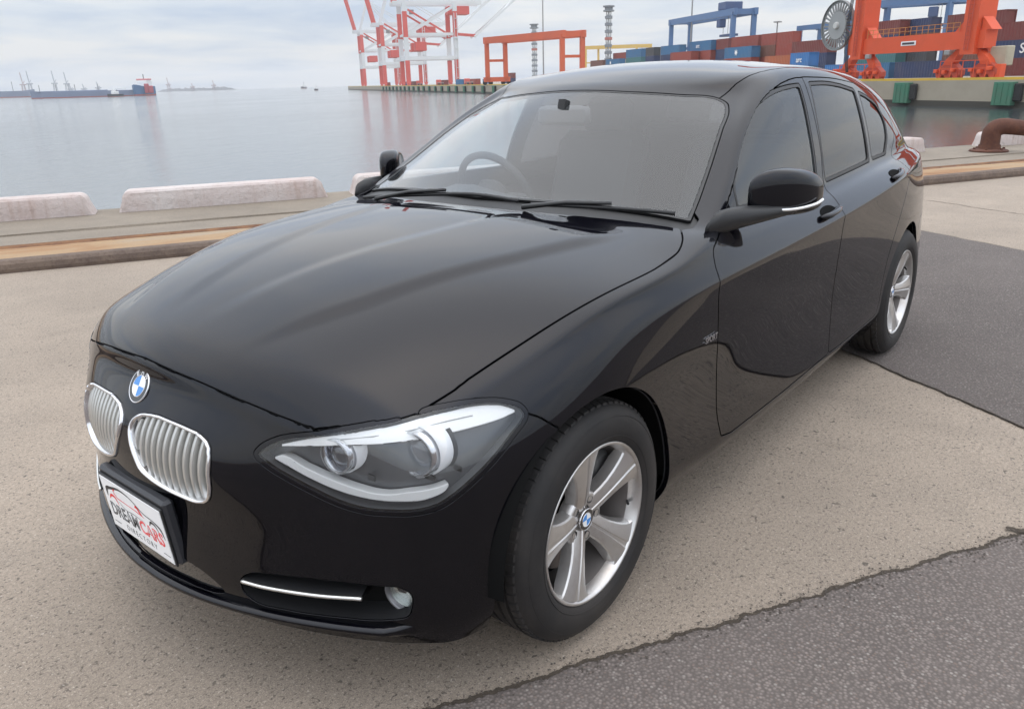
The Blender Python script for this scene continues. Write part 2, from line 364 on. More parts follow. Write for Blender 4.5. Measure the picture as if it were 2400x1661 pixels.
# loose grit near the joint and wheel (small stones, one part of the setting)
gb = MB(); random.seed(21)
def pebble(b, x, y, z0, r):
    P = [(x+r*random.uniform(.6,1.2)*dx, y+r*random.uniform(.6,1.2)*dy, z0+r*random.uniform(.3,.7)*(dz+.6)) for dx, dy, dz in ((1,0,0),(-1,0,0),(0,1,0),(0,-1,0),(0,0,1))]
    b.add(P, [(0,2,4),(2,1,4),(1,3,4),(3,0,4)])
for i in range(1500):
    t = random.uniform(-1.2, 3.2); p = C0+CD*t+Vector((random.gauss(0,.022), random.gauss(0,.022), 0)); pebble(gb, p.x, p.y, .005, random.uniform(.0015,.0048))
for i in range(240):
    x, y = random.uniform(-2.0,1.0), random.uniform(-1.8,1.25); pebble(gb, x, y, .001, random.uniform(.0012,.003))
tag(gb.build('grit', mat('grit_stone', (.085,.070,.058), .9)), 'loose grit scattered along the joint between concrete and asphalt', 'grit', kind='stuff')

# low white edge blocks along the quay
m_block = mat('white_block_paint', (.66,.58,.55), .75)
def _blk():
    t = NT(m_block); v = t.coord(); a = t.noise(v, 1.3, 5, .6, .3); b = t.noise(v, 14, 6, .7); m2 = t.n('ShaderNodeMapping'); m2.inputs['Scale'].default_value = (9,9,.8); t.l(v, m2.inputs[0]); s_ = t.noise(m2.outputs[0], 1.6, 4, .6)
    c = t.mix(t.ramp(a, [(.32,(0,0,0)),(.68,(1,1,1))]), (.50,.405,.375), (.585,.535,.51))
    c = t.mix(t.math('MULTIPLY', t.ramp(s_, [(.52,(0,0,0)),(.74,(1,1,1))]), .50), c, (.32,.21,.155))
    c = t.mix(t.math('MULTIPLY', t.ramp(b, [(.56,(0,0,0)),(.72,(1,1,1))]), .55), c, (.29,.245,.215)); t.color(c); t.bump(t.math('ADD', b, t.math('MULTIPLY', a, 1.5)), .7, .03)
_blk()
def block(a0, a1, label):
    L = a1-a0; h = .215; r = .09; b0, b1 = 2.06, 2.36
    prof = [(0,0)]+[(.05+r*(1-math.cos(t)), h-r+r*math.sin(t)) for t in [math.pi/2*i/6 for i in range(7)]]; prof = prof+[(L-x, z) for x, z in prof[::-1]]
    b = MB(); n = len(prof); bev = .022; vs = []
    for (bb, ins) in ((b0,bev),(b0+bev,0),(b1-bev,0),(b1,bev)):
        for (x, z) in prof:
            xx = x+(ins if x < L/2 else -ins) if ins else x; vs.append(NQ(a0+xx, bb, .139+max(0,(z-ins if z > .05 else z))))
    fs = [tuple(range(n)), tuple(3*n+i for i in range(n-1,-1,-1))]
    for k in range(3):
        for i in range(n-1): fs.append((k*n+i, (k+1)*n+i, (k+1)*n+i+1, k*n+i+1))
    b.add(vs, fs); o = b.build('edge_block', m_block, angle=40, recalc=True); tag(o, label, 'kerb block', 'white blocks along the quay edge')
block(-1.72, .53, 'pale pink edge block at the far left of the quay, cut by the picture edge')
block(.76, 2.98, 'long pale pink edge block standing alone left of the car bonnet')
block(3.27, 5.46, 'pale edge block showing a short end beside the car\'s far door mirror')

block(10.72, 12.30, 'short white edge block showing just right of the car tail')
block(13.62, 15.8, 'white edge block behind the rusty bollard at the right edge')
# rusty mooring bollard
bo = empty('mooring_bollard', NQ(12.99, 1.53, .139)); tag(bo, 'rusty brown curved mooring bollard on the quay edge right of the car', 'bollard')
hd = (ND*.80-NN*.60); pts = []
for i in range(13):
    t = i/12; ang = math.pi*.5*min(1, max(0,(t-.35)/.4)); 
    if t < .35: p = Vector((0,0,.26*t/.35))
    elif t < .75: p = hd*(.17*(1-math.cos(ang)))+Vector((0,0,.26+.11*math.sin(ang)))
    else: p = hd*(.17+.42*(t-.75)/.25)+Vector((0,0,.37-.05*(t-.75)/.25))
    pts.append(p)
b = MB(); b.tube(pts, [.155,.142,.136,.134,.134,.134,.132,.130,.126,.12,.115,.112,.07], 20); b.build('post', m_rust('rusty_iron', (.070,.024,.015), (.125,.048,.027)), bo, smooth=True)
b = MB(); b.lathe([(.27,0),(.27,.018),(.25,.03),(.16,.045),(.15,.10)], 28, 'Z'); b.build('base_plate', MATS['rusty_iron'], bo, angle=35)
for i in range(6):
    b = MB(); t = 2*math.pi*i/6; b.lathe([(0,.06),(.02,.058),(.02,.02),(.02,.02)], 6, 'Z', (.21*math.cos(t), .21*math.sin(t), 0)); b.build('bolt', MATS['rusty_iron'], bo)
# ============================================================ FAR QUAY: frame s along the quay (away to the left), k inland
Q0 = Vector((-102.7, -11.6, 0)); QE = Vector((-.558, -.830, 0)).normalized(); QM = Vector((QE.y, -QE.x, 0))
def Q(s, k, z=0.): return Q0+QE*s+QM*k+Vector((0,0,z))
QR = math.atan2(QE.y, QE.x)
m_qwall = weathered('far_quay_concrete', (.34,.30,.235), .9, .45, .18, dirt=(.20,.16,.12))
b = MB(); S0, S1 = -54, 760
b.add([Q(S0,0),Q(S1,0),Q(S1,900),Q(S0,900),Q(S0,0,-6),Q(S1,0,-6),Q(S1,900,-6)], [(0,1,2,3),(0,4,5,1),(1,5,6,2)])
tag(b.build('far_quay', m_qwall, recalc=False), kind='structure')
b = MB(); b.box((0,0,0),(S1-S0,.5,.28)); yk = b.build('far_quay_kerb', weathered('yellow_kerb', (.62,.40,.05), .8, .3, .3), loc=Q((S0+S1)/2,.25,.14), rot=(0,0,QR)); tag(yk, kind='structure')
b = MB(); b.box((0,0,0),(S1-S0,.06,.75)); tl = b.build('far_quay_tide_band', mat('wet_weed', (.045,.04,.03), .6), loc=Q((S0+S1)/2,-.03,WATER+.3), rot=(0,0,QR)); tag(tl, kind='structure')
m_green = weathered('green_fender', (.045,.17,.105), .7, .3, .8); m_rub = mat('rubber_black', (.02,.02,.02), .8)
fm = None
def fender(s, i):
    global fm
    if fm is None:
        o = empty('quay_fender'); b = MB(); b.box((0,.42,-1.45),(2.5,.75,2.5), bev=.05); b.build('panel', m_green, o)
        b = MB(); b.box((-1.65,.30,-1.3),(1.0,.5,1.9), bev=.12); b.build('rubber_buffer', m_rub, o)
        for x in (-.75, 0, .75):
            b = MB(); b.box((x,.82,-1.45),(.06,.05,2.2)); b.build('rib', m_green, o)
        fm = o
    else: o = copy_tree(fm)
    o.location = Q(s, -.02, 0); o.rotation_euler = (0,0,QR)
    names = {0:'green fender panel on the far quay wall at the right edge of the picture', 1:'green fender panel on the far quay wall below the orange crane'}
    tag(o, names.get(i, 'small green fender in the long row along the far quay wall'), 'fender', 'green fenders on the far quay wall')
for i in range(34): fender(2.4+i*15.2, i)

# ---- containers
CL, CW, CH = 12.19, 2.44, 2.59
_cm = {}
def cont_mesh(col, long=True):
    key = (col, long)
    if key in _cm: return _cm[key]
    m = weathered('container_%s' % col, tuple(q*.78 for q in CCOL[col]), .55, .28, .35); L = CL if long else 6.06
    b = MB(); ex = .09; n = 20 if long else 10     # corrugated sides as zigzag prism
    xs = np.linspace(-L/2+.15, L/2-.15, n*4+1); prof = []
    for i, x in enumerate(xs): prof.append((x, CW/2-(.0 if (i//2) % 2 else .06)))
    poly = prof+[(x, -y) for x, y in prof[::-1]]
    b.prism(poly, .16, CH-.1)
    body = (b, m)
    f = MB()
    for sx in (-1,1):
        for sy in (-1,1): f.box((sx*(L/2-.08), sy*(CW/2-.08), CH/2),(.16,.16,CH))
    for sy in (-1,1):
        for z in (.08, CH-.06): f.box((0, sy*(CW/2-.06), z),(L-.32,.12,.12+.04*(z<1)))
    for sx in (-1,1):
        for z in (.08, CH-.06): f.box((sx*(L/2-.06), 0, z),(.12,CW-.32,.14))
    f.box((0,0,CH-.07),(L-.3,CW-.3,.04))
    dr = MB()
    for sy in (-1,1): dr.box((L/2-.03, sy*.55, CH/2),(.05,1.02,CH-.32))
    rd = MB()
    for y in (-.85,-.35,.35,.85): rd.box((L/2+.015, y, CH/2),(.04,.05,CH-.25))
    def mk(bb, nm, mm):
        me = bpy.data.meshes.new(nm); me.from_pydata(bb.v, [], bb.f); me.materials.append(mm); me.update(); return me
    _cm[key] = (mk(b,'corrugated_body',m), mk(f,'corner_frame',m), mk(dr,'door',m), mk(rd,'locking_bars',mat('galvanised', (.45,.45,.45), .5, .6)))
    return _cm[key]
CCOL = {'maroon':(.20,.035,.030), 'red':(.34,.060,.040), 'blue':(.035,.17,.36), 'navy':(.025,.045,.13), 'dark grey':(.06,.065,.075), 'brown':(.19,.075,.05), 'bright blue':(.04,.20,.52), 'cream':(.52,.47,.36), 'teal':(.05,.20,.22), 'orange':(.48,.13,.05)}
_labels = set()
def container(s, k, tier, col, label, long=True, end=False, logo=None, z0=0.):
    o = empty('shipping_container', Q(s, k, z0+tier*(CH+.01)), QR+(math.pi if end else 0))
    for me, nm in zip(cont_mesh(col, long), ('corrugated_body','corner_frame','door','locking_bars')):
        c = bpy.data.objects.new(nm, me); COL.objects.link(c); c.parent = o
    assert label not in _labels, label
    _labels.add(label); tag(o, label, 'container', 'containers stacked on the far quay')
    return o
ORD = ['bottom','second','third','fourth','top']
def stack(s, k, cols, where, long=True, end=False):
    n = len(cols); out = []
    for i, c in enumerate(cols):
        if c is None: continue
        pos = 'single' if n == 1 else 'topmost' if i == n-1 else ('lowest' if i == 0 else '%s from bottom' % ORD[i])
        out.append(container(s, k, i, c, '%s container, %s in stack %s' % (c, pos, where), long, end))
    return out
# right edge, behind the orange crane's right leg
stR = stack(30.8, 33, ['maroon','navy','maroon'], 'at the right edge behind the crane')
stack(26.6, 35.6, ['brown','navy','brown','maroon'], 'cut by the right edge, behind others')
stack(48.5, 42, ['navy','brown','navy','maroon'], 'just left of the crane\'s right leg')
st2 = stack(64.5, 42, ['teal','dark grey','brown','navy'], 'seen through the orange crane portal\'s middle')
stack(69.5, 39.4, ['dark grey','teal','navy','maroon'], 'inside the crane portal beside its left leg')
stack(42, 26, ['navy'], 'low between the bogies, right'); stack(55.5, 26, ['blue'], 'low between the bogies, left')
# middle, seen over the roof of the car
stack(85.5, 36, ['navy','navy','maroon'], 'behind the cable reel of the crane')
sB = stack(77.5, 28, ['blue','bright blue'], 'in front, left below the reel', long=False)
stack(63.5, 26, ['bright blue'], 'low beside the crane\'s left bogies', long=False)
stack(100.5, 40, ['maroon','red','red','red'], 'of short boxes over the rear roof', long=False)
stack(106.8, 40, ['maroon','red','brown','red'], 'left of the rearmost short boxes', long=False)
stack(97.5, 37.2, ['red','orange'], 'low in front of the short boxes')
stack(117.3, 40, ['maroon','navy','teal','red'], 'long and high over the middle of the roof')
sC = stack(114.5, 36.5, ['red','red','blue'], 'in front, over the middle of the roof')
stack(129.5, 41, ['dark grey','dark grey','navy','maroon'], 'right under the blue gantry crane', long=False)
sD = stack(139.6, 40, ['maroon','maroon','red','blue'], 'below the blue gantry crane beam')
stack(145, 37, ['red','navy','red'], 'half hidden left under the blue gantry')
stack(167, 45, ['navy','teal','navy','blue'], 'between the blue gantry\'s left legs')
stack(181, 45, ['dark grey','navy','navy','dark grey'], 'left of the blue gantry crane legs', long=False)
stack(193.5, 45, ['navy','blue','teal','blue'], 'left of the dark short boxes')
sE = stack(211.5, 45, ['maroon','navy','blue'], 'beside the foot of the tall light mast')
stack(226.5, 45, ['navy','navy','brown'], 'at the left end over the roof')
stack(227.5, 55, ['brown','cream','cream','red'], 'behind the row at the light mast')
for i, (s, k, c) in enumerate(((268,62,['navy','navy']),(284,60,['navy','dark grey']),(300,58,['maroon']),(322,56,['blue']),(350,46,['navy','maroon']),(374,40,['blue']))):
    stack(s, k, c, '%s from right near the far orange gantry' % ['first','second','third','fourth','fifth','sixth'][i])
# lettering on the container sides that face the water
m_white = mat('white_lettering', (.80,.80,.80), .6)
def side_text(o, txt, size, x, z, spacing=1., name='lettering'):
    M = Matrix.Translation((x, -CW/2-.07, z)) @ Matrix.Rotation(R(90), 4, 'X')
    # water side of the box is local +y or -y depending on the yaw of the box
    side = -1 if (Matrix.Rotation(o.rotation_euler.z, 3, 'Z') @ Vector((0,-1,0))).dot(-QM) > 0 else 1
    if side == 1: M = Matrix.Rotation(math.pi, 4, 'Z') @ M
    return text_mesh(txt, size, name, m_white, o, M, .01, .02, spacing=spacing)
lo = side_text(stR[1], 'SITC', 2.0, 2.6, 1.3, 1.1)
side_text(sD[3], 'arc', 1.5, -1.0, 1.3)
side_text(sB[1], 'arc', 1.5, 0, 1.2)
def star(o, x, z, r):
    b = MB(); pts = [((r if i % 2 == 0 else r*.45)*math.sin(i*math.pi/7), (r if i % 2 == 0 else r*.45)*math.cos(i*math.pi/7)) for i in range(14)]
    side = -1 if (Matrix.Rotation(o.rotation_euler.z, 3, 'Z') @ Vector((0,-1,0))).dot(-QM) > 0 else 1
    b.prism(pts, 0, .02, ((x, side*(CW/2+.04), z),(1,0,0),(0,0,1),(0,side,0))); b.build('star_emblem', m_white, o, recalc=True)
star(sC[2], .6, 1.3, .85); star(sE[2], 1.5, 1.3, .8)

# ---- big orange quay crane (portal legs, sill beam, bogies, cable reel)
m_or = weathered('crane_orange', (.66,.082,.02), .5, .20, .6, dirt=(.34,.06,.02)); m_ord = weathered('crane_orange_dark', (.50,.06,.025), .6, .35, .7)
m_steel = weathered('grey_steel', (.30,.30,.30), .5, .3, .5, metal=.3)
oc = empty('quay_crane', Q(21, 4)); tag(oc, 'big bright orange quay crane with portal legs, bogies and cable reel at right', 'crane')
def q2(s, k, z): return Q(s, k, z)-Q(21, 4)
for (s, k, nm) in ((31.2,4,'leg'),(11.6,4,'leg'),(31.2,75,'leg'),(11.6,75,'leg')):
    b = MB(); b.beam(q2(s,k,2.9), q2(s+(.3 if s > 20 else .15),k,26), 2.1, 2.6, up=QM); b.build(nm, m_or, oc)
b = MB(); b.beam(q2(33.4,4,4.55), q2(9.6,4,4.55), 1.8, 2.05); sb = b.build('sill_beam', m_or, oc)
b = MB(); b.beam(q2(33.4,75,4.55), q2(9.6,75,4.55), 1.8, 2.05); b.build('sill_beam', m_or, oc)
for s in (31.4, 11.75):
    b = MB(); b.beam(q2(s,4,24.6), q2(s,75,24.6), 1.6, 2.2); b.build('cross_beam', m_or, oc)
b = MB(); b.beam(q2(31.3,-14,26.8), q2(31.3,78,26.8), 1.4, 2.4); b.beam(q2(11.7,-14,26.8), q2(11.7,78,26.8), 1.4, 2.4); b.build('boom', m_or, oc)
for (s, k) in ((31.2,4),(11.6,4)):
    for d in (-1,1):      # haunches where leg meets the beam
        b = MB(); b.prism([(0,0),(1.5*d,0),(0,1.5)], -.75, .75, (q2(s+1.2*d,k,5.56), QE, (0,0,1), QM)); b.build('gusset', m_or, oc, recalc=True)
b = MB(); b.box((0,0,0),(2.6,.04,.55)); b.build('name_plate', m_white, oc, loc=q2(21.6,3.06,4.6), rot=(0,0,QR))
b = MB(); b.box((0,0,0),(2.1,.04,.26)); b.build('name_strip', mat('name_dark', (.05,.04,.05), .6), oc, loc=q2(21.6,3.02,4.6), rot=(0,0,QR))
random.seed(9)
for (s, k) in ((31.2,4),(12.2,4),(31.2,75),(12.2,75)):        # bogie groups: equaliser, two trucks, wheels, motors
    b = MB(); b.prism([(-3.6,1.7),(-2.2,1.7),(-1.1,3.45),(1.1,3.45),(2.2,1.7),(3.6,1.7),(3.2,2.35),(1.6,3.6),(-1.6,3.6),(-3.2,2.35)], -.5, .5, (q2(s,k,0), QE, (0,0,1), QM)); b.build('equaliser', m_or, oc, recalc=True)
    for d in (-2.7, 2.7):
        b = MB(); b.prism([(-1.9,.55),(1.9,.55),(1.9,1.15),(.8,1.9),(-.8,1.9),(-1.9,1.15)], -.42, .42, (q2(s+d,k,0), QE, (0,0,1), QM)); b.build('truck', m_ord, oc, recalc=True)
        for w in (-1.3,0,1.3):
            b = MB(); b.lathe([(0,-.5),(.28,-.5),(.42,-.46),(.42,-.3),(.36,-.28),(.36,.28),(.42,.3),(.42,.5),(0,.5)], 16, 'Y'); b.build('wheel', m_ord, oc, loc=q2(s+d+w,k,.5), rot=(0,0,QR), smooth=False)
            b = MB(); b.box((0,0,0),(.55,.5,.45), bev=.06); b.build('drive_motor', m_or, oc, loc=q2(s+d+w+.2,k-.75,random.uniform(.9,1.3)), rot=(0,0,QR))
    b = MB()
    for i in range(5): b.beam(q2(s-3.5+i*1.75,k-.9,.3), q2(s-3.5+i*1.75,k-.9,2.2), .1)
    b.beam(q2(s-3.5,k-.9,2.2), q2(s+3.5,k-.9,2.2), .1); b.beam(q2(s-3.5,k-.9,1.3), q2(s+3.5,k-.9,1.3), .08); b.build('guard_rail', m_or, oc)
    b = MB(); b.box((0,0,0),(.9,.8,1.5), bev=.05); b.build('buffer_box', m_or, oc, loc=q2(s+(5.3 if s > 20 else -4.6),k,.95), rot=(0,0,QR))
# cable reel: spoked disc
rc = empty('cable_reel', q2(36.3,3.2,7.75), QR, oc)
m_reel = mat('reel_grey', (.24,.25,.25), .5, .3)
b = MB(); b.lathe([(3.38,-.26),(3.45,-.26),(3.45,.26),(3.38,.26)], 48, 'Y', close=True); b.lathe([(3.05,-.03),(3.38,-.03),(3.38,.03),(3.05,.03)], 48, 'Y', close=True); b.build('rim', m_reel, rc)
b = MB(); b.lathe([(0,-.5),(.42,-.5),(.5,-.3),(.5,.3),(.42,.5),(0,.5)], 20, 'Y'); b.build('hub', mat('reel_hub', (.55,.55,.53), .5), rc, smooth=False)
b = MB(); b.lathe([(.45,-.10),(1.9,-.14),(1.9,.14),(.45,.10)], 32, 'Y', close=True); b.build('cable_coil', mat('reel_cable', (.30,.31,.31), .6), rc)
for i in range(30):
    b = MB(); t = 2*math.pi*i/30; d = Vector((math.cos(t),0,math.sin(t))); b.beam(d*.45, d*3.4, .24, .16, up=(0,1,0)); b.build('spoke', m_reel, rc)
b = MB(); b.beam(q2(36.3,3.6,7.75), q2(32.0,4,7.75), .35); b.beam(q2(36.3,3.7,7.75), q2(32.2,4,5.2), .3); b.build('reel_bracket', m_ord, oc)

m_rail = mat('rail_yellow', (.50,.20,.05), .6)
for (s_, k_) in ((31.2,4),(11.6,4)):       # ladders up the legs, handrail along the sill, floodlights, hanging cables
    b = MB()
    for d_ in (-.28,.28): b.beam(q2(s_+d_,k_-1.5,3.4), q2(s_+d_,k_-1.5,25), .09)
    for i in range(44): b.beam(q2(s_-.28,k_-1.5,3.6+i*.48), q2(s_+.28,k_-1.5,3.6+i*.48), .06)
    b.build('ladder', m_ord, oc)
b = MB()
for i in range(17): b.beam(q2(13.5+i,3.1,5.55), q2(13.5+i,3.1,6.6), .07)
b.beam(q2(13.5,3.1,6.6), q2(29.5,3.1,6.6), .07); b.beam(q2(13.5,3.1,6.1), q2(29.5,3.1,6.1), .06); b.build('handrail', m_rail, oc)
for s_ in (14.5, 28.6):
    b = MB(); b.box((0,0,0),(.9,.5,.6), bev=.08); b.build('floodlight', m_steel, oc, loc=q2(s_,2.8,3.2), rot=(0,0,QR))
for i in range(3):
    b = MB(); b.tube([q2(33.0+i*.25,3.0,12), q2(33.4+i*.25,2.9,8), q2(33.2+i*.3,2.9,4), q2(32.6+i*.2,2.9,1.2)], .06, 6); b.build('cable', m_rub, oc)
b = MB(); b.box((0,0,0),(2.4,1.2,2.2), bev=.1); b.build('control_cabinet', weathered('cabinet_cream', (.40,.36,.27), .6, .3, .6), oc, loc=q2(8.6,5,2.6), rot=(0,0,QR))
# ---- rubber-tyred and ship-to-shore cranes farther off
def portal(name, label, P, ztop, m, m2, leg=1.3, girder=1.9, sill=True, cab=True, grp=None):
    """P: four leg feet (left front, left back, right front, right back); girders run left to right"""
    c = (P[0]+P[3])/2; o = empty(name, c); tag(o, label, 'crane', grp); P = [p-c for p in P]
    for p in P:
        b = MB(); b.beam(p+Vector((0,0,1.3)), p+Vector((0,0,ztop)), leg, leg, up=(P[1]-P[0]).normalized()); b.build('leg', m, o)
    for a, bq in ((0,2),(1,3)):
        d = (P[bq]-P[a]).normalized(); b = MB(); b.beam(P[a]-d*1.2+Vector((0,0,ztop)), P[bq]+d*1.2+Vector((0,0,ztop)), girder*.6, girder); b.build('girder', m, o)
    for a, bq in ((0,1),(2,3)):
        b = MB(); b.beam(P[a]+Vector((0,0,ztop)), P[bq]+Vector((0,0,ztop)), leg*.8, girder*.8); b.build('end_beam', m, o)
        d = (P[bq]-P[a]).normalized()
        b = MB(); b.beam(P[a]-d*1.5+Vector((0,0,1.9)), P[bq]+d*1.5+Vector((0,0,1.9)), leg, leg*1.1); b.build('sill_beam', m, o)
        b = MB(); b.beam(P[a]+Vector((0,0,ztop*.55)), P[bq]+Vector((0,0,ztop*.55)), leg*.45, leg*.6); b.build('tie_beam', m, o)
        for q in (P[a], P[bq]):
            for w in (-1.1,1.1):
                b = MB(); yaw = math.atan2(d.y, d.x); b.lathe([(0,-.3),(.6,-.3),(.8,-.2),(.8,.2),(.6,.3),(0,.3)], 14, 'Y'); b.build('wheel', m_rub, o, loc=q+d*w+Vector((0,0,.8)), rot=(0,0,yaw))
    if cab:
        f = P[2]*.80+P[0]*.20; h = P[3]*.80+P[1]*.20; mid = (f+h)/2
        yaw = math.atan2((P[2]-P[0]).y, (P[2]-P[0]).x)
        b = MB(); b.box((0,0,0),(4.5,(h-f).length*.9,2.0), bev=.15); b.build('trolley', m2, o, loc=mid+Vector((0,0,ztop+2.0)), rot=(0,0,yaw))
        b = MB(); b.box((0,0,0),(2.0,2.0,2.2), bev=.2); b.build('operator_cab', m2, o, loc=f*.9+h*.1+Vector((0,0,ztop-2.4)), rot=(0,0,yaw))
        b = MB(); b.box((0,0,0),(6.2,2.4,.6)); b.build('spreader', m2, o, loc=mid+Vector((0,0,ztop*.68)), rot=(0,0,yaw))
        b = MB()
        for sx in (-1,1):
            for sy in (-1,1): b.beam(mid+Vector((sx*1.5,sy*1.0,ztop*.68)), mid+Vector((sx*1.5,sy*1.0,ztop+1)), .10)
        b.build('hoist_rope', m_steel, o)
    return o
m_bl = weathered('crane_blue', (.085,.17,.33), .5, .15, .3); m_bld = weathered('crane_blue_dark', (.05,.09,.20), .5, .15, .3)
m_or2 = weathered('gantry_orange', (.60,.115,.045), .55, .15, .2)
portal('yard_gantry_crane', 'orange yard gantry crane with square portal above the windscreen', [Vector((-228.6,-198.5,0)),Vector((-234,-194.3,0)),Vector((-221.4,-159.4,0)),Vector((-227.5,-155.6,0))], 15.3, m_or2, m_or2, 1.5, 2.2, cab=False)
portal('yard_gantry_crane', 'blue yard gantry crane with dark trolley over the middle of the car roof', [Vector((-235.7,-127.4,0)),Vector((-239.5,-122.8,0)),Vector((-212.3,-96.1,0)),Vector((-216.2,-92.0,0))], 17.2, m_bl, m_bld, 1.25, 1.7)
portal('yard_gantry_crane', 'small blue yard gantry crane just left of the cable reel', [Vector((-223.5,-81.8,0)),Vector((-227,-77.8,0)),Vector((-214,-66,0)),Vector((-217.5,-62,0))], 12.6, m_bl, m_bld, .9, 1.2)
portal('yard_gantry_crane', 'blue yard gantry crane seen through the upper opening of the orange crane', [Vector((-205.3,-61.2,0)),Vector((-212,-57,0)),Vector((-208,-42.8,0)),Vector((-215,-38.5,0))], 15.9, m_bl, m_bld, 1.1, 1.5)
portal('yard_gantry_crane', 'distant yellow gantry crane low behind the tall light mast', [Vector((-354.9,-241,0)),Vector((-359,-236,0)),Vector((-366.7,-218,0)),Vector((-371,-213,0))], 16.2, weathered('crane_yellow', (.62,.42,.12), .6, .15, .2), m_or2, 1.0, 1.7, cab=False)
m_swh = weathered('crane_white', (.66,.68,.69), .55, .1, .1); m_sred = weathered('crane_red', (.62,.10,.08), .55, .12, .1)
def sts(s, label, H=46., g0=4., g1=34., w=20.):
    o = empty('ship_to_shore_crane', Q(s, (g0+g1)/2)); tag(o, label, 'crane', 'red and white ship-to-shore cranes'); c = Q(s, (g0+g1)/2)
    def q(ds, k, z): return Q(s+ds, k, z)-c
    for ds in (-w/2, w/2):
        for k in (g0, g1):
            zs = [(1.2,14.2,m_sred),(14.2,27,m_swh),(27,41,m_sred),(41,H,m_swh)]
            for z0, z1, mm in zs:
                b = MB(); b.beam(q(ds,k,z0), q(ds,k,z1), 2.3, 2.5, up=QM); b.build('leg', mm, o)
            b = MB(); b.box((0,0,0),(5.5,1.4,1.6), bev=.2); b.build('bogie', m_sred, o, loc=q(ds,k,.9), rot=(0,0,QR))
        b = MB(); b.beam(q(ds,g0,15.4), q(ds,g1,15.4), 1.5, 2.0); b.build('portal_beam', m_swh, o)
        b = MB(); b.beam(q(ds,g0,28), q(ds,g1,44), 1.3, 1.5); b.build('brace', m_swh, o)
        b = MB(); b.beam(q(ds,g0,28.5), q(ds,g1,28.5), 1.2, 1.6); b.build('portal_beam', m_swh, o)
        b = MB(); b.box((0,0,0),(5,7,5), bev=.3); b.build('electrical_house', m_sred, o, loc=q(ds*.6,(g0+g1)/2-6,22), rot=(0,0,QR))
        b = MB(); b.beam(q(ds,g0+2,42), q(ds,g1-2,27), .9, 1.0); b.build('brace', m_sred, o)
        b = MB(); b.beam(q(ds*.5,g0-6,H), q(ds*.5,g1+18,H), 1.2, 2.2); b.build('boom', m_swh, o)
        b = MB(); b.beam(q(ds*.5,g0,H), q(ds*.5,g0+8,H+24), 1.1, 1.2); b.beam(q(ds*.5,g0+8,H+24), q(ds*.5,g1,H), .7, .7); b.build('apex_frame', m_swh, o)
        b = MB(); b.beam(q(ds*.5,g0-4,H+1), q(ds*.5,g0-16,H+52), 1.1, 1.8); b.build('raised_boom', m_sred, o)
    for k in (g0, g1):
        b = MB(); b.beam(q(-w/2,k,15.4), q(w/2,k,15.4), 1.5, 2.2); b.build('tie_beam', m_swh, o)
        b = MB(); b.beam(q(-w/2,k,28.5), q(w/2,k,28.5), 1.0, 1.3); b.build('tie_beam', m_swh, o)
    for ds in (-w*.25, w*.25):
        b = MB(); b.beam(q(ds,g0+8,H+24), q(ds,g1+18,H+1), .5); b.build('back_stay', m_swh, o)
    for ds in (-5, 5):
        b = MB(); b.beam(q(ds,g1+13,27), q(ds,g1+62,66), 1.0, 1.2); b.build('jib', m_swh, o)
    for i in range(4):
        b = MB(); b.beam(q(-5 if i % 2 else 5,g1+18+i*12,31+i*9.5), q(5 if i % 2 else -5,g1+28+i*12,39+i*9.5), .6); b.build('jib_lacing', m_swh, o)
    b = MB(); b.beam(q(0,g1+2,29), q(0,g1+15,28), 2.5, 1.5); b.build('jib_foot', m_sred, o)
    b = MB(); b.box((0,0,0),(9,13,4.5), bev=.2); b.build('machinery_house', m_sred, o, loc=q(0,g1+4,H-4), rot=(0,0,QR))
    b = MB(); b.box((0,0,0),(2.4,2.6,2.6), bev=.3); b.build('operator_cab', m_steel, o, loc=q(0,g0+6,H-4.5), rot=(0,0,QR))
    b = MB()
    for i in range(7): b.box(q(-w/2-1.6, g1, 4+i*5.5), (1.8,1.6,.2), QR)
    b.beam(q(-w/2-1.6,g1-.8,2), q(-w/2-1.6,g1-.8,40), .25); b.beam(q(-w/2-1.6,g1+.8,2), q(-w/2-1.6,g1+.8,40), .25); b.build('stair_tower', m_swh, o)
sts(432, 'nearer red and white ship-to-shore crane left of the orange gantry'); sts(655, 'farther red and white ship-to-shore crane at the tip of the far quay', 44)
sts(545, 'middle red and white ship-to-shore crane between the nearer and the farther one', 42, 6., 36.)
random.seed(31)
for i, (s_, k_, c_) in enumerate(((300,14,'red'),(318,11,'blue'),(336,16,'navy'),(356,12,'maroon'),(380,15,'red'),(402,20,'cream'),(466,14,'maroon'),(500,16,'navy'),(580,14,'red'))):
    container(s_, k_, 0, c_, '%s container lying low on the far quay edge, %s from right' % (c_, ['first','second','third','fourth','fifth','sixth','seventh','eighth','ninth'][i]), i % 2 == 0)
for i, (s_, k_) in enumerate(((291,9),(345,7),(420,10))):
    o = empty('quay_lorry', Q(s_, k_), QR); tag(o, 'small lorry parked on the far quay apron, %s from the right' % ['first','second','third'][i], 'lorry', 'lorries on the far quay')
    b = MB(); b.box((3.4,0,1.6),(2.0,2.4,2.4), bev=.2); b.build('cab', mat('lorry_cab', (.55,.10,.08), .5), o); b = MB(); b.box((-.8,0,1.2),(6,2.3,.3)); b.build('chassis', m_steel, o)
    for x_ in (3.2,-1.5,-2.8):
        for y_ in (-1,1): b = MB(); b.lathe([(0,-.15),(.5,-.15),(.5,.15),(0,.15)], 12, 'Y', (x_,y_,.5)); b.build('wheel', m_rub, o)
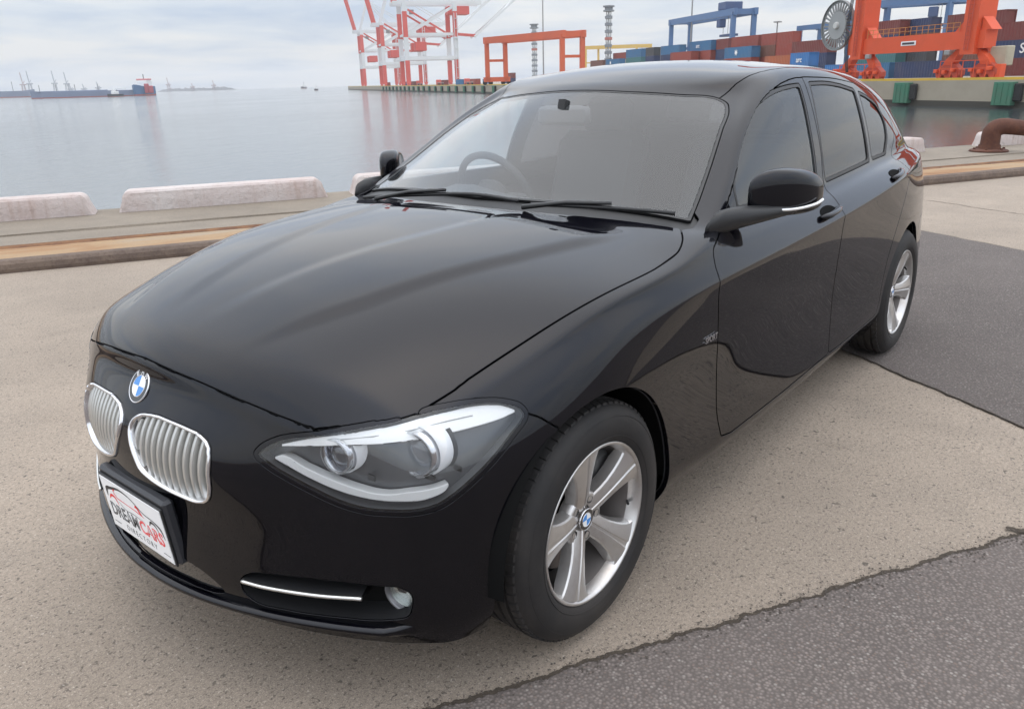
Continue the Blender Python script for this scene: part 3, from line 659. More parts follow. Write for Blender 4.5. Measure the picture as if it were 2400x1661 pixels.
# light masts: lattice column with platform rings
def mast(p, h, label, r=1.0, thin=False):
    o = empty('light_mast', p); tag(o, label, 'mast')
    b = MB()
    if thin:
        b.lathe([(.30,0),(.16,h),(0,h)], 12, 'Z'); b.build('pole', m_steel, o, smooth=False)
        b = MB(); b.box((0,0,h),(1.6,1.6,.3)); b.build('lamp_ring', m_steel, o); return
    for i in range(4):
        t = math.pi/4+i*math.pi/2; b.beam((r*math.cos(t), r*math.sin(t), 0), (r*.85*math.cos(t), r*.85*math.sin(t), h), .28)
    n = 10
    for i in range(n):
        z0, z1 = h*i/n, h*(i+1)/n
        for j in range(4):
            t0 = math.pi/4+j*math.pi/2; t1 = t0+math.pi/2; b.beam((r*math.cos(t0), r*math.sin(t0), z0), (r*math.cos(t1), r*math.sin(t1), z1), .14)
    b.build('lattice', weathered('mast_white', (.50,.52,.53), .6, .2, .3), o)
    for i in range(1, n):
        b = MB(); b.lathe([(0,0),(r*1.5,0),(r*1.5,1.0),(r*1.4,1.0),(r*1.4,.15),(0,.15)], 8, 'Z', (0,0,h*i/n)); b.build('platform', mat('mast_red', (.42,.16,.13), .6) if i == 6 else mat('mast_grey', (.22,.24,.26), .6), o)
    b = MB(); b.lathe([(0,0),(2.2,0),(2.2,.5),(1.6,.5),(1.6,1.6),(2.3,1.6),(2.3,2.1),(0,2.1)], 8, 'Z', (0,0,h)); b.build('lamp_head', mat('mast_grey'), o)
mast((-276.1,-176.7,0), 25.5, 'tall banded light mast with platforms rising over the car roof'); mast((-330.5,-255.5,0), 25.5, 'light mast seen inside the far orange gantry portal')
mast((-229.7,-117.4,0), 34, 'thin tall pole rising beside the blue gantry crane', thin=True); mast((-262,-198,0), 60, 'very tall thin pole above the right end of the orange gantry', thin=True)
mast((-214,-84.5,0), 14.0, 'short thin mast standing between two container stacks', thin=True)

# ---- ships and far shore on the left
def hull(o, L, Bm, D, m, m_bot, bow=.14, name='hull', sheer=1.):
    """x along the hull, bow at +x; z=0 waterline"""
    st = [(-L/2,.72),(-L/2+.04*L,.9),(-L/2+.12*L,1),(L/2-.22*L,1),(L/2-.10*L,.72),(L/2-.03*L,.32),(L/2,.03)]
    for (z0, z1, f0, f1, mm, nm) in ((-2,D*.14,.93,.97,m_bot,'boot_topping'),(D*.14,D,.97,1.,m,name)):
        b = MB(); vs = []
        for x, w in st:
            e = sheer*D*.22*max(0,(x-L*.3)/(L*.2)) if z1 == D else 0
            vs += [(x,-w*Bm/2*f0,z0),(x,-w*Bm/2*f1,z1+e),(x,w*Bm/2*f1,z1+e),(x,w*Bm/2*f0,z0)]
        fs = [(4*i+j, 4*i+4+j, 4*i+4+(j+1) % 4, 4*i+(j+1) % 4) for i in range(len(st)-1) for j in range(4)]+[(0,1,2,3),(4*len(st)-1,4*len(st)-2,4*len(st)-3,4*len(st)-4)]
        b.add(vs, fs); b.build(nm, mm, o, recalc=True)
m_navyhull = weathered('ship_blue', (.05,.13,.26), .5, .15, .05); m_boot = weathered('ship_red', (.36,.08,.06), .6, .2, .05); m_shw = mat('ship_white', (.78,.78,.77), .5); m_greyhull = weathered('ship_grey_blue', (.18,.22,.32), .6, .2, .03)
SHR = math.atan2(-843.2+801, -308.6+405.4)
cs = empty('cargo_ship', (-350,-825,WATER), SHR); tag(cs, 'long low dark blue barge-like ship lying on the left horizon', 'ship')
hull(cs, 88, 13, 5.6, m_greyhull, m_boot)
b = MB(); b.box((-33,0,6.6),(11,9,3.4), bev=.3); b.build('deck_house', m_shw, cs)
b = MB(); b.box((8,0,5.9),(60,10,1.0), bev=.2); b.build('hatch_cover', m_greyhull, cs)
for x in (-14, 6, 22, 36):
    b = MB(); b.tube([(x,0,6),(x,0,12.0)], .35, 8); b.build('deck_post', m_steel, cs)
bs = empty('coaster_ship', (-399.5,-803.6,WATER), SHR+.9); tag(bs, 'small dark blue ship with white bridge and red funnel seen end-on', 'ship')
hull(bs, 26, 12.5, 8.6, m_navyhull, m_boot)
b = MB(); b.box((-4,0,11.2),(9.5,10.5,5.2), bev=.4); b.build('deck_house', m_shw, bs)
b = MB(); b.box((-3.5,0,15.0),(7,12.5,1.6), bev=.3); b.build('bridge_wing', mat('ship_pink', (.60,.22,.22), .6), bs)
b = MB(); b.tube([(-3.5,0,15.8),(-3.5,0,20)], .45, 8); b.build('mast', mat('ship_dark', (.10,.10,.10), .6), bs)
b = MB(); b.box((6.0,8.6,6.5),(3.0,4,9.0), bev=.5); b.build('funnel', mat('ship_funnel', (.40,.07,.09), .6), bs)
b = MB(); b.box((6.0,13.2,5.5),(3.0,3.5,7.0), bev=.5); b.build('crane_pedestal', mat('ship_funnel'), bs)
tg = empty('tug_boat', (-338,-733,WATER), .4); tag(tg, 'small dark tug boat in front of the cargo ship\'s stern', 'boat')
hull(tg, 17, 5.5, 2.2, mat('tug_black', (.04,.04,.045), .6), m_boot); b = MB(); b.box((-.5,0,3.4),(6,3.6,2.6), bev=.3); b.box((.8,0,5.6),(2.6,2.8,2.0), bev=.3); b.build('wheel_house', m_shw, tg)
b = MB(); b.tube([(-3,0,3.0),(-3,0,5.8)], .5, 10); b.build('funnel', mat('ship_dark'), tg)
ps = empty('cargo_ship', (-452,-1318,WATER), math.atan2(12.4, -35)); tag(ps, 'hazy grey-blue ship cut by the left picture edge', 'ship')
hull(ps, 74, 16, 9, m_greyhull, m_boot); b = MB(); b.box((-22,0,13),(12,14,8), bev=.5); b.build('deck_house', m_shw, ps)
b = MB(); b.tube([(10,0,9),(10,0,22)], .5, 8); b.build('mast', m_steel, ps)
def boat(loc, rz, L, label):
    o = empty('work_boat', loc, rz); tag(o, label, 'boat'); hull(o, L, L*.26, L*.13, mat('tug_black'), m_boot)
    b = MB(); b.box((-L*.12,0,L*.2),(L*.35,L*.18,L*.16), bev=.2); b.build('wheel_house', m_shw, o); b = MB(); b.tube([(-L*.1,0,L*.25),(-L*.1,0,L*.52)], L*.012, 8); b.build('mast', mat('ship_dark'), o)
boat((-1067,-1446.8,WATER), .6, 26, 'tiny hazy work boat on the horizon, the farther of two'); boat((-543,-715,WATER), .7, 10.5, 'tiny work boat on the water, the nearer of two left of the cranes')
# far shore: low land with cranes, all real size, kilometres off
m_far = weathered('far_land', (.30,.30,.32), .9, .3, .004)
def lowland(p, q, h, depth, label):
    p, q = Vector(p), Vector(q); d = (q-p).normalized(); s_ = Vector((-d.y, d.x, 0)); s_ = s_ if s_.dot(p) > 0 else -s_
    b = MB(); n = 40; vs = []
    for i in range(n+1):
        e = min(i, n-i)/n*8; hh = h*min(1, e)*random.uniform(.55,1.1); a = p+(q-p)*i/n; vs += [a+Vector((0,0,WATER-1)), a+Vector((0,0,WATER+hh*.8)), a+s_*depth+Vector((0,0,WATER+hh)), a+s_*depth+Vector((0,0,WATER-1))]
    b.add(vs, [(4*i+j, 4*i+4+j, 4*i+5+j, 4*i+1+j) for i in range(n) for j in range(3)]); o = b.build('far_shore', m_far, recalc=True); tag(o, kind='structure')
random.seed(14)
lowland((-1372,-2665,0), (-1600,-2540,0), 13, 200, ''); lowland((-700,-2510,0), (-1080,-2363,0), 7, 150, '')
m_farcr = mat('far_crane_paint', (.40,.30,.30), .7); m_fargr = mat('far_crane_grey', (.33,.35,.38), .7)
def farcrane(x, y, h, label, m=m_fargr, boom=14.):
    o = empty('harbour_crane', (x, y, WATER+2)); tag(o, label, 'crane', 'faint cranes on the far shore')
    b = MB()
    for sx in (-5,5):
        for sy in (-4,4): b.beam((sx,sy,0),(sx*.5,sy*.5,h*.45), 1.3)
    b.box((0,0,h*.46),(14,10,3)); b.build('portal', m, o)
    b = MB(); b.beam((0,0,h*.45),(boom*.15,0,h), 2.0); b.beam((0,0,h*.5),(-boom*.4,0,h*.62), 1.6); b.build('jib', m, o)
farpos = ['leftmost','second from left','third from left','fourth from left']
for i, (x, y, h) in enumerate(((-885,-2442,58),(-900,-2437,62),(-956,-2416,61),(-983,-2405,57))): farcrane(x, y, h, 'faint tall harbour crane on the far shore, %s of four' % farpos[i], m_fargr if i else m_farcr)
for i, (x, y, h) in enumerate(((-990,-2402,26),(-1020,-2389,25),(-1053,-2375,30))): farcrane(x, y, h, 'faint low harbour crane above the cargo ship deck, %s of three' % ['leftmost','middle','rightmost'][i])
for i, (x, y, h) in enumerate(((-1406,-2647,42),(-1472,-2611,22),(-1531,-2577,30))): farcrane(x, y, h, 'faint harbour crane right of the cargo ship, %s of three' % ['leftmost','middle','rightmost'][i], m_farcr)
# ---------------------------------------------------------------- car body cage (left half, metres, x forward, origin under front axle)
FRONT_Y=[0,.16,.33,.50]
FR=[ # rows r0..r8 as (x,z) for columns c0..c3
 [(.648,.766),(.660,.725),(.688,.675),(.723,.615),(.733,.53),(.730,.44),(.736,.35),(.735,.265),(.700,.19)],
 [(.639,.758),(.652,.718),(.682,.669),(.714,.609),(.723,.53),(.717,.44),(.723,.35),(.722,.265),(.690,.19)],
 [(.614,.737),(.629,.703),(.655,.654),(.677,.598),(.685,.525),(.675,.44),(.682,.35),(.682,.265),(.652,.19)],
 [(.566,.698),(.577,.672),(.588,.628),(.597,.577),(.605,.51),(.612,.435),(.617,.35),(.617,.265),(.592,.19)]]
C4=[(.508,.607,.702),(.516,.624,.674),(.522,.635,.63),(.526,.642,.58),(.530,.650,.515),(.534,.655,.435),(.537,.660,.35),(.535,.660,.26),(.510,.645,.185)]
C5=[(.455,.652,.713),(.462,.680,.682),(.468,.700,.64),(.472,.713,.59),(.475,.724,.515),(.475,.731,.43),(.475,.735,.345),(.470,.733,.255),(.448,.715,.18)]
SX=[.385,.20,0,-.20,-.42,-.62,-.80,-1.05,-1.36,-1.68,-2.05,-2.40,-2.69,-3.0]   # c6..c19
SIDE=[ # (y,z) rows r0..r8
 [(.680,.728),(.716,.700),(.744,.655),(.765,.605),(.780,.525),(.788,.43),(.792,.34),(.787,.25),(.760,.18)],
 [(.728,.785),(.766,.757),(.797,.718),(.822,.665),(.841,.580),(.848,.46),(.846,.36),(.836,.27),(.800,.19)],
 [(.770,.846),(.802,.820),(.832,.778),(.853,.725),(.867,.645),(.870,.52),(.866,.38),(.856,.28),(.820,.19)],
 [(.789,.874),(.817,.850),(.844,.802),(.858,.752),(.866,.655),(.866,.52),(.864,.38),(.857,.27),(.820,.18)],
 [(.798,.890),(.826,.870),(.856,.812),(.861,.779),(.860,.655),(.856,.52),(.859,.36),(0.851,.26),(.775,.168)],
 [(.788,.930),(.824,.888),(.860,.822),(.8635,.790),(.857,.655),(.850,.52),(.856,.34),(0.850,.25),(.775,.168)],
 [(.787,.934),(.824,.892),(.861,.827),(.8650,.796),(.857,.655),(.849,.52),(.857,.335),(0.851,.247),(.775,.168)],
 [(.785,.938),(.823,.896),(.862,.833),(.8660,.802),(.857,.655),(.848,.52),(.857,.33),(0.852,.245),(.775,.168)],
 [(.780,.943),(.821,.903),(.864,.843),(.8680,.812),(.858,.660),(.848,.52),(.857,.33),(0.852,.245),(.775,.168)],
 [(.774,.950),(.818,.913),(.866,.857),(.8705,.825),(.861,.670),(.851,.52),(.858,.335),(0.852,.25),(.775,.168)],
 [(.766,.962),(.813,.930),(.867,.880),(.8730,.847),(.868,.690),(.858,.53),(.860,.35),(0.851,.26),(.775,.168)],
 [(.752,.973),(.803,.948),(.863,.908),(.8720,.872),(.876,.720),(.872,.55),(.866,.38),(.856,.27),(.820,.185)],
 [(.745,.978),(.784,.957),(.832,.926),(.848,.893),(.868,.740),(.872,.56),(.868,.39),(.852,.28),(.812,.19)],
 [(.718,.984),(.748,.967),(.785,.942),(.802,.910),(.832,.755),(.840,.57),(.846,.40),(.826,.29),(.785,.21)]]
REAR=[ # c20..c24 full xyz
 [(-3.24,.668,.980),(-3.26,.692,.967),(-3.275,.722,.946),(-3.285,.735,.914),(-3.30,.768,.76),(-3.30,.780,.58),(-3.295,.790,.42),(-3.28,.765,.31),(-3.25,.715,.23)],
 [(-3.36,.500,.985),(-3.385,.530,.972),(-3.41,.575,.95),(-3.43,.600,.91),(-3.465,.635,.75),(-3.475,.640,.58),(-3.47,.632,.43),(-3.445,.610,.32),(-3.41,.57,.25)],
 [(-3.40,.340,.985),(-3.425,.355,.972),(-3.455,.375,.95),(-3.475,.390,.905),(-3.515,.410,.745),(-3.53,.413,.58),(-3.525,.405,.43),(-3.50,.395,.32),(-3.465,.37,.25)],
 [(-3.42,.170,.985),(-3.445,.177,.972),(-3.475,.187,.95),(-3.495,.195,.905),(-3.535,.205,.745),(-3.55,.206,.58),(-3.545,.203,.43),(-3.52,.197,.32),(-3.485,.185,.25)],
 [(-3.425,0,.985),(-3.45,0,.972),(-3.48,0,.95),(-3.50,0,.905),(-3.54,0,.745),(-3.555,0,.58),(-3.55,0,.43),(-3.525,0,.32),(-3.49,0,.25)]]
# hood: centre profile and crown, j=1..7 (columns c5..c11)
HX=[.605,.515,.29,.06,-.150,-.345,-.505]
HZ=[.808,.850,.911,.947,.965,.977,.984]
HF=[0,.25,.50,.76]          # fraction of edge half width
HD=[0,.004,.013,.026]       # drop below the centre
HFX=[0,.06,.22,.55]         # how far x has moved towards the edge x
# greenhouse: rows g1..g4 (g0 = r0) for columns c11..c20
GX={11:[(-.715,.738,.955),(-.93,.672,1.082),(-1.12,.608,1.200),(-1.29,.538,1.286)],
    12:[(-.845,.756,1.005),(-1.02,.699,1.122),(-1.185,.642,1.231),(-1.345,.566,1.314)],
    13:[(-1.11,.752,1.035),(-1.20,.702,1.150),(-1.32,.652,1.262),(-1.42,.586,1.344)],
    14:[(-1.38,.748,1.05),(-1.42,.702,1.170),(-1.49,.652,1.285),(-1.55,.588,1.364)],
    15:[(-1.69,.743,1.06),(-1.70,.700,1.185),(-1.73,.650,1.300),(-1.76,.588,1.375)],
    16:[(-2.055,.738,1.065),(-2.06,.696,1.185),(-2.07,.648,1.295),(-2.09,.587,1.369)],
    17:[(-2.41,.728,1.070),(-2.42,.688,1.180),(-2.43,.640,1.274),(-2.45,.576,1.343)],
    18:[(-2.70,.723,1.066),(-2.71,.679,1.168),(-2.72,.634,1.245),(-2.74,.558,1.310)],
    19:[(-2.99,.702,1.050),(-2.96,.655,1.148),(-2.95,.606,1.216),(-2.95,.530,1.276)],
    20:[(-3.20,.628,1.045),(-3.14,.580,1.128),(-3.09,.546,1.196),(-3.06,.498,1.252)]}
# top strip centre line: windshield w1..w4, roof (cols 12..19), rear window (h4..h1)
WX=[(-.665,1.062),(-.83,1.152),(-.98,1.238),(-1.135,1.322)]
RX=[(-1.22,1.352),(-1.34,1.382),(-1.52,1.408),(-1.76,1.423),(-2.10,1.422),(-2.46,1.404),(-2.77,1.377),(-3.02,1.347)]
BX=[(-3.16,1.318),(-3.235,1.235),(-3.305,1.150),(-3.37,1.062)]
TF=[0,.27,.54,.80]

def build_cage():
    V=[];idx={}
    def v(k,p):
        idx[k]=len(V);V.append(tuple(p))
    for c in range(4):
        for r in range(9): v(('b',c,r),(FR[c][r][0],FRONT_Y[c],FR[c][r][1]))
    for r in range(9): v(('b',4,r),C4[r]); v(('b',5,r),C5[r])
    for k,x in enumerate(SX):
        for r in range(9): v(('b',6+k,r),(x,)+SIDE[k][r])
    for k in range(5):
        for r in range(9): v(('b',20+k,r),REAR[k][r])
    # hood interior
    def H(i,j):
        if j==0: return idx[('b',i,0)]
        if i==4: return idx[('b',4+j,0)]
        return idx[('h',i,j)]
    for j in range(1,8):
        ex,ey,ez=V[idx[('b',4+j,0)]]
        fx,fz=HX[j-1],HZ[j-1]
        sc=min(1,(fz-ez)/.10)
        for i in range(4):
            y=HF[i]*ey if j>1 else (HF[i]*.4+.6*[0,.16/ey,.33/ey,.50/ey][i])*ey
            v(('h',i,j),(fx+(ex-fx)*HFX[i],y,fz-HD[i]*(.6+.4*sc)-(fz-ez)*[0,.01,.05,.22][i]))
    # greenhouse side
    def G(c,g): return idx[('b',c,0)] if g==0 else idx[('g',c,g)]
    for c in range(11,21):
        for g in range(1,5): v(('g',c,g),GX[c][g-1])
    # top strip
    rows=[]  # each: edge vertex index + centre (x,z)
    edges=[('w',k,G(11,k),WX[k-1]) for k in range(1,5)]+[('t',c,G(c,4),RX[c-12]) for c in range(12,20)]+[('r',g,G(20,g),BX[4-g]) for g in range(4,0,-1)]
    top=[[H(i,7) for i in range(5)]]
    for (n,k,e,(cx,cz)) in edges:
        ex,ey,ez=V[e];row=[]
        for i in range(4):
            f=TF[i];q=f**2.2
            v((n,k,i),(cx+(ex-cx)*f**2,f*ey,cz+(ez-cz)*q));row.append(idx[(n,k,i)])
        row.append(e);top.append(row)
    last=[idx[('b',24-i,0)] for i in range(5)]
    top.append(last)
    F=[]
    for c in range(24):
        for r in range(8): F.append((idx[('b',c,r)],idx[('b',c,r+1)],idx[('b',c+1,r+1)],idx[('b',c+1,r)]))
    for j in range(7):
        for i in range(4): F.append((H(i,j),H(i+1,j),H(i+1,j+1),H(i,j+1)))
    for c in range(11,20):
        for g in range(4): F.append((G(c,g),G(c+1,g),G(c+1,g+1),G(c,g+1)))
    for j in range(len(top)-1):
        for i in range(4): F.append((top[j][i],top[j][i+1],top[j+1][i+1],top[j+1][i]))
    return V,F,idx
# ============================================================ THE CAR
def subdivide(V, F, lv, full=False):
    """Catmull-Clark of the mirrored cage; returns limit positions of the cage points or the whole half surface"""
    n = len(V); cen = [abs(p[1]) < 1e-6 for p in V]; mp = [i if cen[i] else n+i for i in range(n)]
    me = bpy.data.meshes.new('t'); me.from_pydata([tuple(p) for p in V]+[(p[0],-p[1],p[2]) for p in V], [], list(F)+[tuple(mp[i] for i in f[::-1]) for f in F])
    o = bpy.data.objects.new('t', me); COL.objects.link(o); s = o.modifiers.new('s', 'SUBSURF'); s.levels = lv; s.use_limit_surface = True
    dg = bpy.context.evaluated_depsgraph_get(); ob = o.evaluated_get(dg); ev = ob.to_mesh()
    P = np.empty(len(ev.vertices)*3); ev.vertices.foreach_get('co', P); P = P.reshape(-1,3)
    if not full: out = P[:n].copy()
    else:
        Nn = np.empty(len(ev.vertices)*3); ev.vertices.foreach_get('normal', Nn); Nn = Nn.reshape(-1,3)
        L = np.empty(len(ev.loops), dtype=np.int64); ev.loops.foreach_get('vertex_index', L)
        Fq = L.reshape(-1,4); keep = (P[Fq][:,:,1] > -1e-5).all(1); Fq = Fq[keep]
        used = np.unique(Fq); rm = -np.ones(len(P), dtype=np.int64); rm[used] = np.arange(len(used))
        P = P[used].copy(); Nn = Nn[used].copy(); c = np.abs(P[:,1]) < 1e-5; P[c,1] = 0; Nn[c,1] = 0; Nn /= np.linalg.norm(Nn, axis=1)[:,None]
        out = (P, Nn, rm[Fq])
    ob.to_mesh_clear(); bpy.data.objects.remove(o); bpy.data.meshes.remove(me); return out
def spline(pts, closed=True, corners=(), n=8):
    """Catmull-Rom through pts; indices in corners stay sharp"""
    out = []; m = len(pts); pts = [np.array(p, float) for p in pts]
    for i in range(m if closed else m-1):
        p1, p2 = pts[i], pts[(i+1) % m]
        p0 = pts[i-1] if (closed or i > 0) and i not in corners else p1-(p2-p1)
        p3 = pts[(i+2) % m] if (closed or i < m-2) and (i+1) % m not in corners else p2+(p2-p1)
        d1, d0, d2 = np.linalg.norm(p2-p1)+1e-9, np.linalg.norm(p1-p0)+1e-9, np.linalg.norm(p3-p2)+1e-9
        m1 = ((p2-p1)/d1*d0+(p1-p0)/d0*d1)/(d0+d1)*d1; m2 = ((p3-p2)/d2*d1+(p2-p1)/d1*d2)/(d1+d2)*d1
        for k in range(n):
            t = k/n; out.append((2*t**3-3*t**2+1)*p1+(t**3-2*t**2+t)*m1+(-2*t**3+3*t**2)*p2+(t**3-t**2)*m2)
    if not closed: out.append(pts[-1])
    return np.array(out)
def sdf(poly, q):
    a = poly; b = np.roll(poly, -1, 0); best = np.full(len(q), 1e9); inside = np.zeros(len(q), bool)
    for i in range(len(a)):
        e = b[i]-a[i]; w = q-a[i]; t = np.clip((w@e)/(e@e+1e-18), 0, 1); d = w-t[:,None]*e; best = np.minimum(best, (d*d).sum(1))
        c = ((a[i][1] <= q[:,1]) & (b[i][1] > q[:,1])) | ((b[i][1] <= q[:,1]) & (a[i][1] > q[:,1]))
        with np.errstate(divide='ignore', invalid='ignore'): xi = a[i][0]+(q[:,1]-a[i][1])/(b[i][1]-a[i][1])*(b[i][0]-a[i][0])
        inside ^= c & (q[:,0] < xi)
    d = np.sqrt(best); return np.where(inside, -d, d)
XZ = (np.array([1,0,0.]), np.array([0,0,1.])); XY = (np.array([1,0,0.]), np.array([0,1.,0])); YZ = (np.array([0,1.,0]), np.array([0,0,1.])); UZ = (np.array([-.70711,.70711,0]), np.array([0,0,1.]))
class Surf:
    def __init__(s, P, N, F): s.P = P; s.N = N; s.F = [tuple(int(i) for i in f) for f in F]; s.lab = ['shell']*len(s.F)
    def cut(s, poly, basis, src, new, mask, off=0., snap=.0022):
        A, B = basis; src = set(src); pad = .03
        lo, hi = poly.min(0)-pad, poly.max(0)+pad
        q = np.stack([s.P@A, s.P@B], 1); ok = mask(s.P) & (q >= lo).all(1) & (q <= hi).all(1)
        cand = [i for i, f in enumerate(s.F) if s.lab[i] in src and all(ok[v] for v in f)]
        if not cand: print('CUT EMPTY', new); return
        vs = np.unique(np.concatenate([np.array(s.F[i]) for i in cand])); f = np.full(len(s.P), np.nan); f[vs] = sdf(poly, q[vs])+off
        near = vs[np.abs(f[vs]) < snap]
        if len(near):
            h = 1e-4; qn = q[near]; g = np.stack([(sdf(poly, qn+[h,0])-sdf(poly, qn-[h,0]))/(2*h), (sdf(poly, qn+[0,h])-sdf(poly, qn-[0,h]))/(2*h)], 1)
            mv = -(f[near][:,None]*g); keepc = np.abs(s.P[near,1]) < 1e-6
            s.P[near] += mv[:,:1]*A+mv[:,1:]*B; s.P[near[keepc],1] = 0; f[near] = 0.
        cutv = {}; newP = []; newN = []; base = len(s.P)
        def cv(i, j):
            k = (i,j) if i < j else (j,i)
            if k not in cutv:
                t = f[k[0]]/(f[k[0]]-f[k[1]]); cutv[k] = base+len(newP); newP.append(s.P[k[0]]*(1-t)+s.P[k[1]]*t); nn = s.N[k[0]]*(1-t)+s.N[k[1]]*t; newN.append(nn/np.linalg.norm(nn))
            return cutv[k]
        for i in cand:
            fc = s.F[i]; fv = [f[v] for v in fc]
            if all(x <= 0 for x in fv): s.lab[i] = new
            elif all(x >= 0 for x in fv): pass
            else:
                ins, out = [], []; n = len(fc)
                for a in range(n):
                    va, vb = fc[a], fc[(a+1) % n]; fa, fb = fv[a], fv[(a+1) % n]
                    if fa <= 0: ins.append(va)
                    if fa >= 0: out.append(va)
                    if fa*fb < 0: c = cv(va, vb); ins.append(c); out.append(c)
                if len(ins) < 3: continue
                if len(out) < 3: s.lab[i] = new; continue
                s.F[i] = tuple(out); s.F.append(tuple(ins)); s.lab.append(new)
        # neighbours of other labels pick up the new edge points too, so no cracks
        if newP:
            s.P = np.vstack([s.P, newP]); s.N = np.vstack([s.N, newN])
            for i, fc in enumerate(s.F):
                n = len(fc); hit = False; o = []
                for a in range(n):
                    va, vb = fc[a], fc[(a+1) % n]; o.append(va); k = (va,vb) if va < vb else (vb,va)
                    if k in cutv: o.append(cutv[k]); hit = True
                if hit: s.F[i] = tuple(o)
    def loops(s, labels):
        """directed boundary edges of a label set: dict v0 -> v1"""
        labels = set(labels); e = {}
        for f, l in zip(s.F, s.lab):
            if l in labels:
                for a in range(len(f)): e[(f[a], f[(a+1) % len(f)])] = 1
        return [(a,b) for (a,b) in e if (b,a) not in e]
    def panel(s, labels, gap=.0018, rnd=.0012, depth=.012, off=0.):
        """returns verts, normals per loop, faces for the left half: outer skin + rolled edges"""
        labels = set(labels); fs = [f for f, l in zip(s.F, s.lab) if l in labels]
        used = sorted(set(v for f in fs for v in f)); mp = {v: i for i, v in enumerate(used)}
        P = s.P[used]+s.N[used]*off; N = s.N[used]; P = [p for p in P]; faces = [tuple(mp[v] for v in f) for f in fs]; ln = [[tuple(N[i]) for i in f] for f in faces]
        be = [(mp[a], mp[b]) for a, b in s.loops(labels) if not (abs(s.P[a,1]) < 1e-6 and abs(s.P[b,1]) < 1e-6)]
        T = {}
        for a, b in be:
            d = P[b]-P[a]; L = np.linalg.norm(d)
            if L < 1e-9: continue
            for v in (a,b): T.setdefault(v, []).append(np.cross(N[v], d))
        r1, r2 = {}, {}; P0 = {v: P[v].copy() for v in T}
        tn = {}
        for v, l in T.items():
            t = np.sum(l, 0); L = np.linalg.norm(t); t = t/max(L, 1e-9)
            if abs(P[v][1]) < 1e-6: t[1] = 0
            tn[v] = t
        for v in T:
            t = tn[v]; P[v] = P0[v]+t*(gap+rnd)
            r1[v] = len(P); P.append(P0[v]+t*gap-N[v]*rnd); r2[v] = len(P); P.append(P0[v]+t*gap-N[v]*depth)
        for a, b in be:
            if a not in T or b not in T: continue
            na, nb, ta, tb = tuple(N[a]), tuple(N[b]), tuple(-tn[a]), tuple(-tn[b])
            faces.append((b,a,r1[a],r1[b])); ln.append([nb,na,ta,tb]); faces.append((r1[b],r1[a],r2[a],r2[b])); ln.append([tb,ta,ta,tb])
        return P, faces, ln
def add_mesh(name, P, F, LN, m, parent, mirror_join=False):
    P = [tuple(p) for p in P]; F = list(F); LN = list(LN)
    if mirror_join:
        n = len(P); mp = []; P2 = []
        for i, p in enumerate(P):
            if abs(p[1]) < 1e-6: mp.append(i)
            else: mp.append(n+len(P2)); P2.append((p[0],-p[1],p[2]))
        P = P+P2; F2 = [tuple(mp[i] for i in f[::-1]) for f in F]; L2 = [[(q[0],-q[1],q[2]) for q in l[::-1]] for l in LN]; F += F2; LN += L2
    me = bpy.data.meshes.new(name); me.from_pydata(P, [], F); me.materials.append(m); me.polygons.foreach_set('use_smooth', [True]*len(F))
    me.update(); me.normals_split_custom_set([q for l in LN for q in l])
    o = bpy.data.objects.new(name, me); COL.objects.link(o); o.parent = parent; return o
def mirrored(P, F, LN): return [(p[0],-p[1],p[2]) for p in P], [f[::-1] for f in F], [[(q[0],-q[1],q[2]) for q in l[::-1]] for l in LN]

# ---- materials of the car
def m_paint():
    m = mat('black_paint', (.0008,.0008,.0012), .5, .0, 1.0, spec=.0, coat_rough=.02); t = NT(m); v = t.coord()
    t.b.inputs['Coat IOR'].default_value = 1.43
    big = t.noise(v, 2.2, 4, .6); dust = t.noise(v, 7, 6, .7); fl = t.noise(v, 1800, 1, .5)
    t.l(t.math('ADD', t.math('MULTIPLY', t.ramp(big, [(.3,(0,0,0)),(.8,(1,1,1))]), .02), t.math('ADD', t.math('MULTIPLY', t.ramp(dust, [(.5,(0,0,0)),(.8,(1,1,1))]), .025), .016)), t.b.inputs['Coat Roughness'])
    # metallic flake under the lacquer: broad, weak, bluish lobe
    g = t.n('ShaderNodeBsdfGlossy'); g.inputs['Roughness'].default_value = .48
    t.l(t.mix(t.ramp(fl, [(.42,(0,0,0)),(.62,(1,1,1))]), (.0020,.0020,.0036), (.006,.006,.010)), g.inputs[0])
    ad = t.n('ShaderNodeAddShader'); out = [n for n in t.t.nodes if n.type == 'OUTPUT_MATERIAL'][0]
    t.l(t.b.outputs[0], ad.inputs[0]); t.l(g.outputs[0], ad.inputs[1]); t.l(ad.outputs[0], out.inputs[0])
    return m
PAINT = m_paint()
BLKP = mat('black_plastic', (.016,.016,.017), .45); BLKG = mat('gloss_black', (.008,.008,.009), .12, coat=.6); BLKM = mat('matte_black', (.006,.006,.006), .9, spec=.1)
CHROME = mat('satin_chrome', (.78,.78,.80), .14, 1.0); SILVER = mat('silver_trim', (.66,.66,.67), .32, .9)
GL_F = m_glass('windscreen_glass', (.80,.86,.88), ior=.075, dust=.004); GL_S = m_glass('side_glass', (.66,.72,.74), ior=.075, dust=.004, fac=.80); GL_R = m_glass('privacy_glass', (.10,.10,.105), ior=.07, dust=.003, fac=.70); GL_L = m_glass('lamp_glass', (.93,.94,.95), ior=.06)
RUB = mat('tyre_rubber', (.012,.011,.011), .72)
def _rub():
    t = NT(RUB); v = t.coord(); a = t.noise(v, 6, 5, .6); t.color(t.mix(t.ramp(a, [(.4,(0,0,0)),(.75,(1,1,1))]), (.011,.010,.010), (.030,.025,.022))); t.bump(t.noise(v, 120, 3, .6), .15, .002)
_rub()
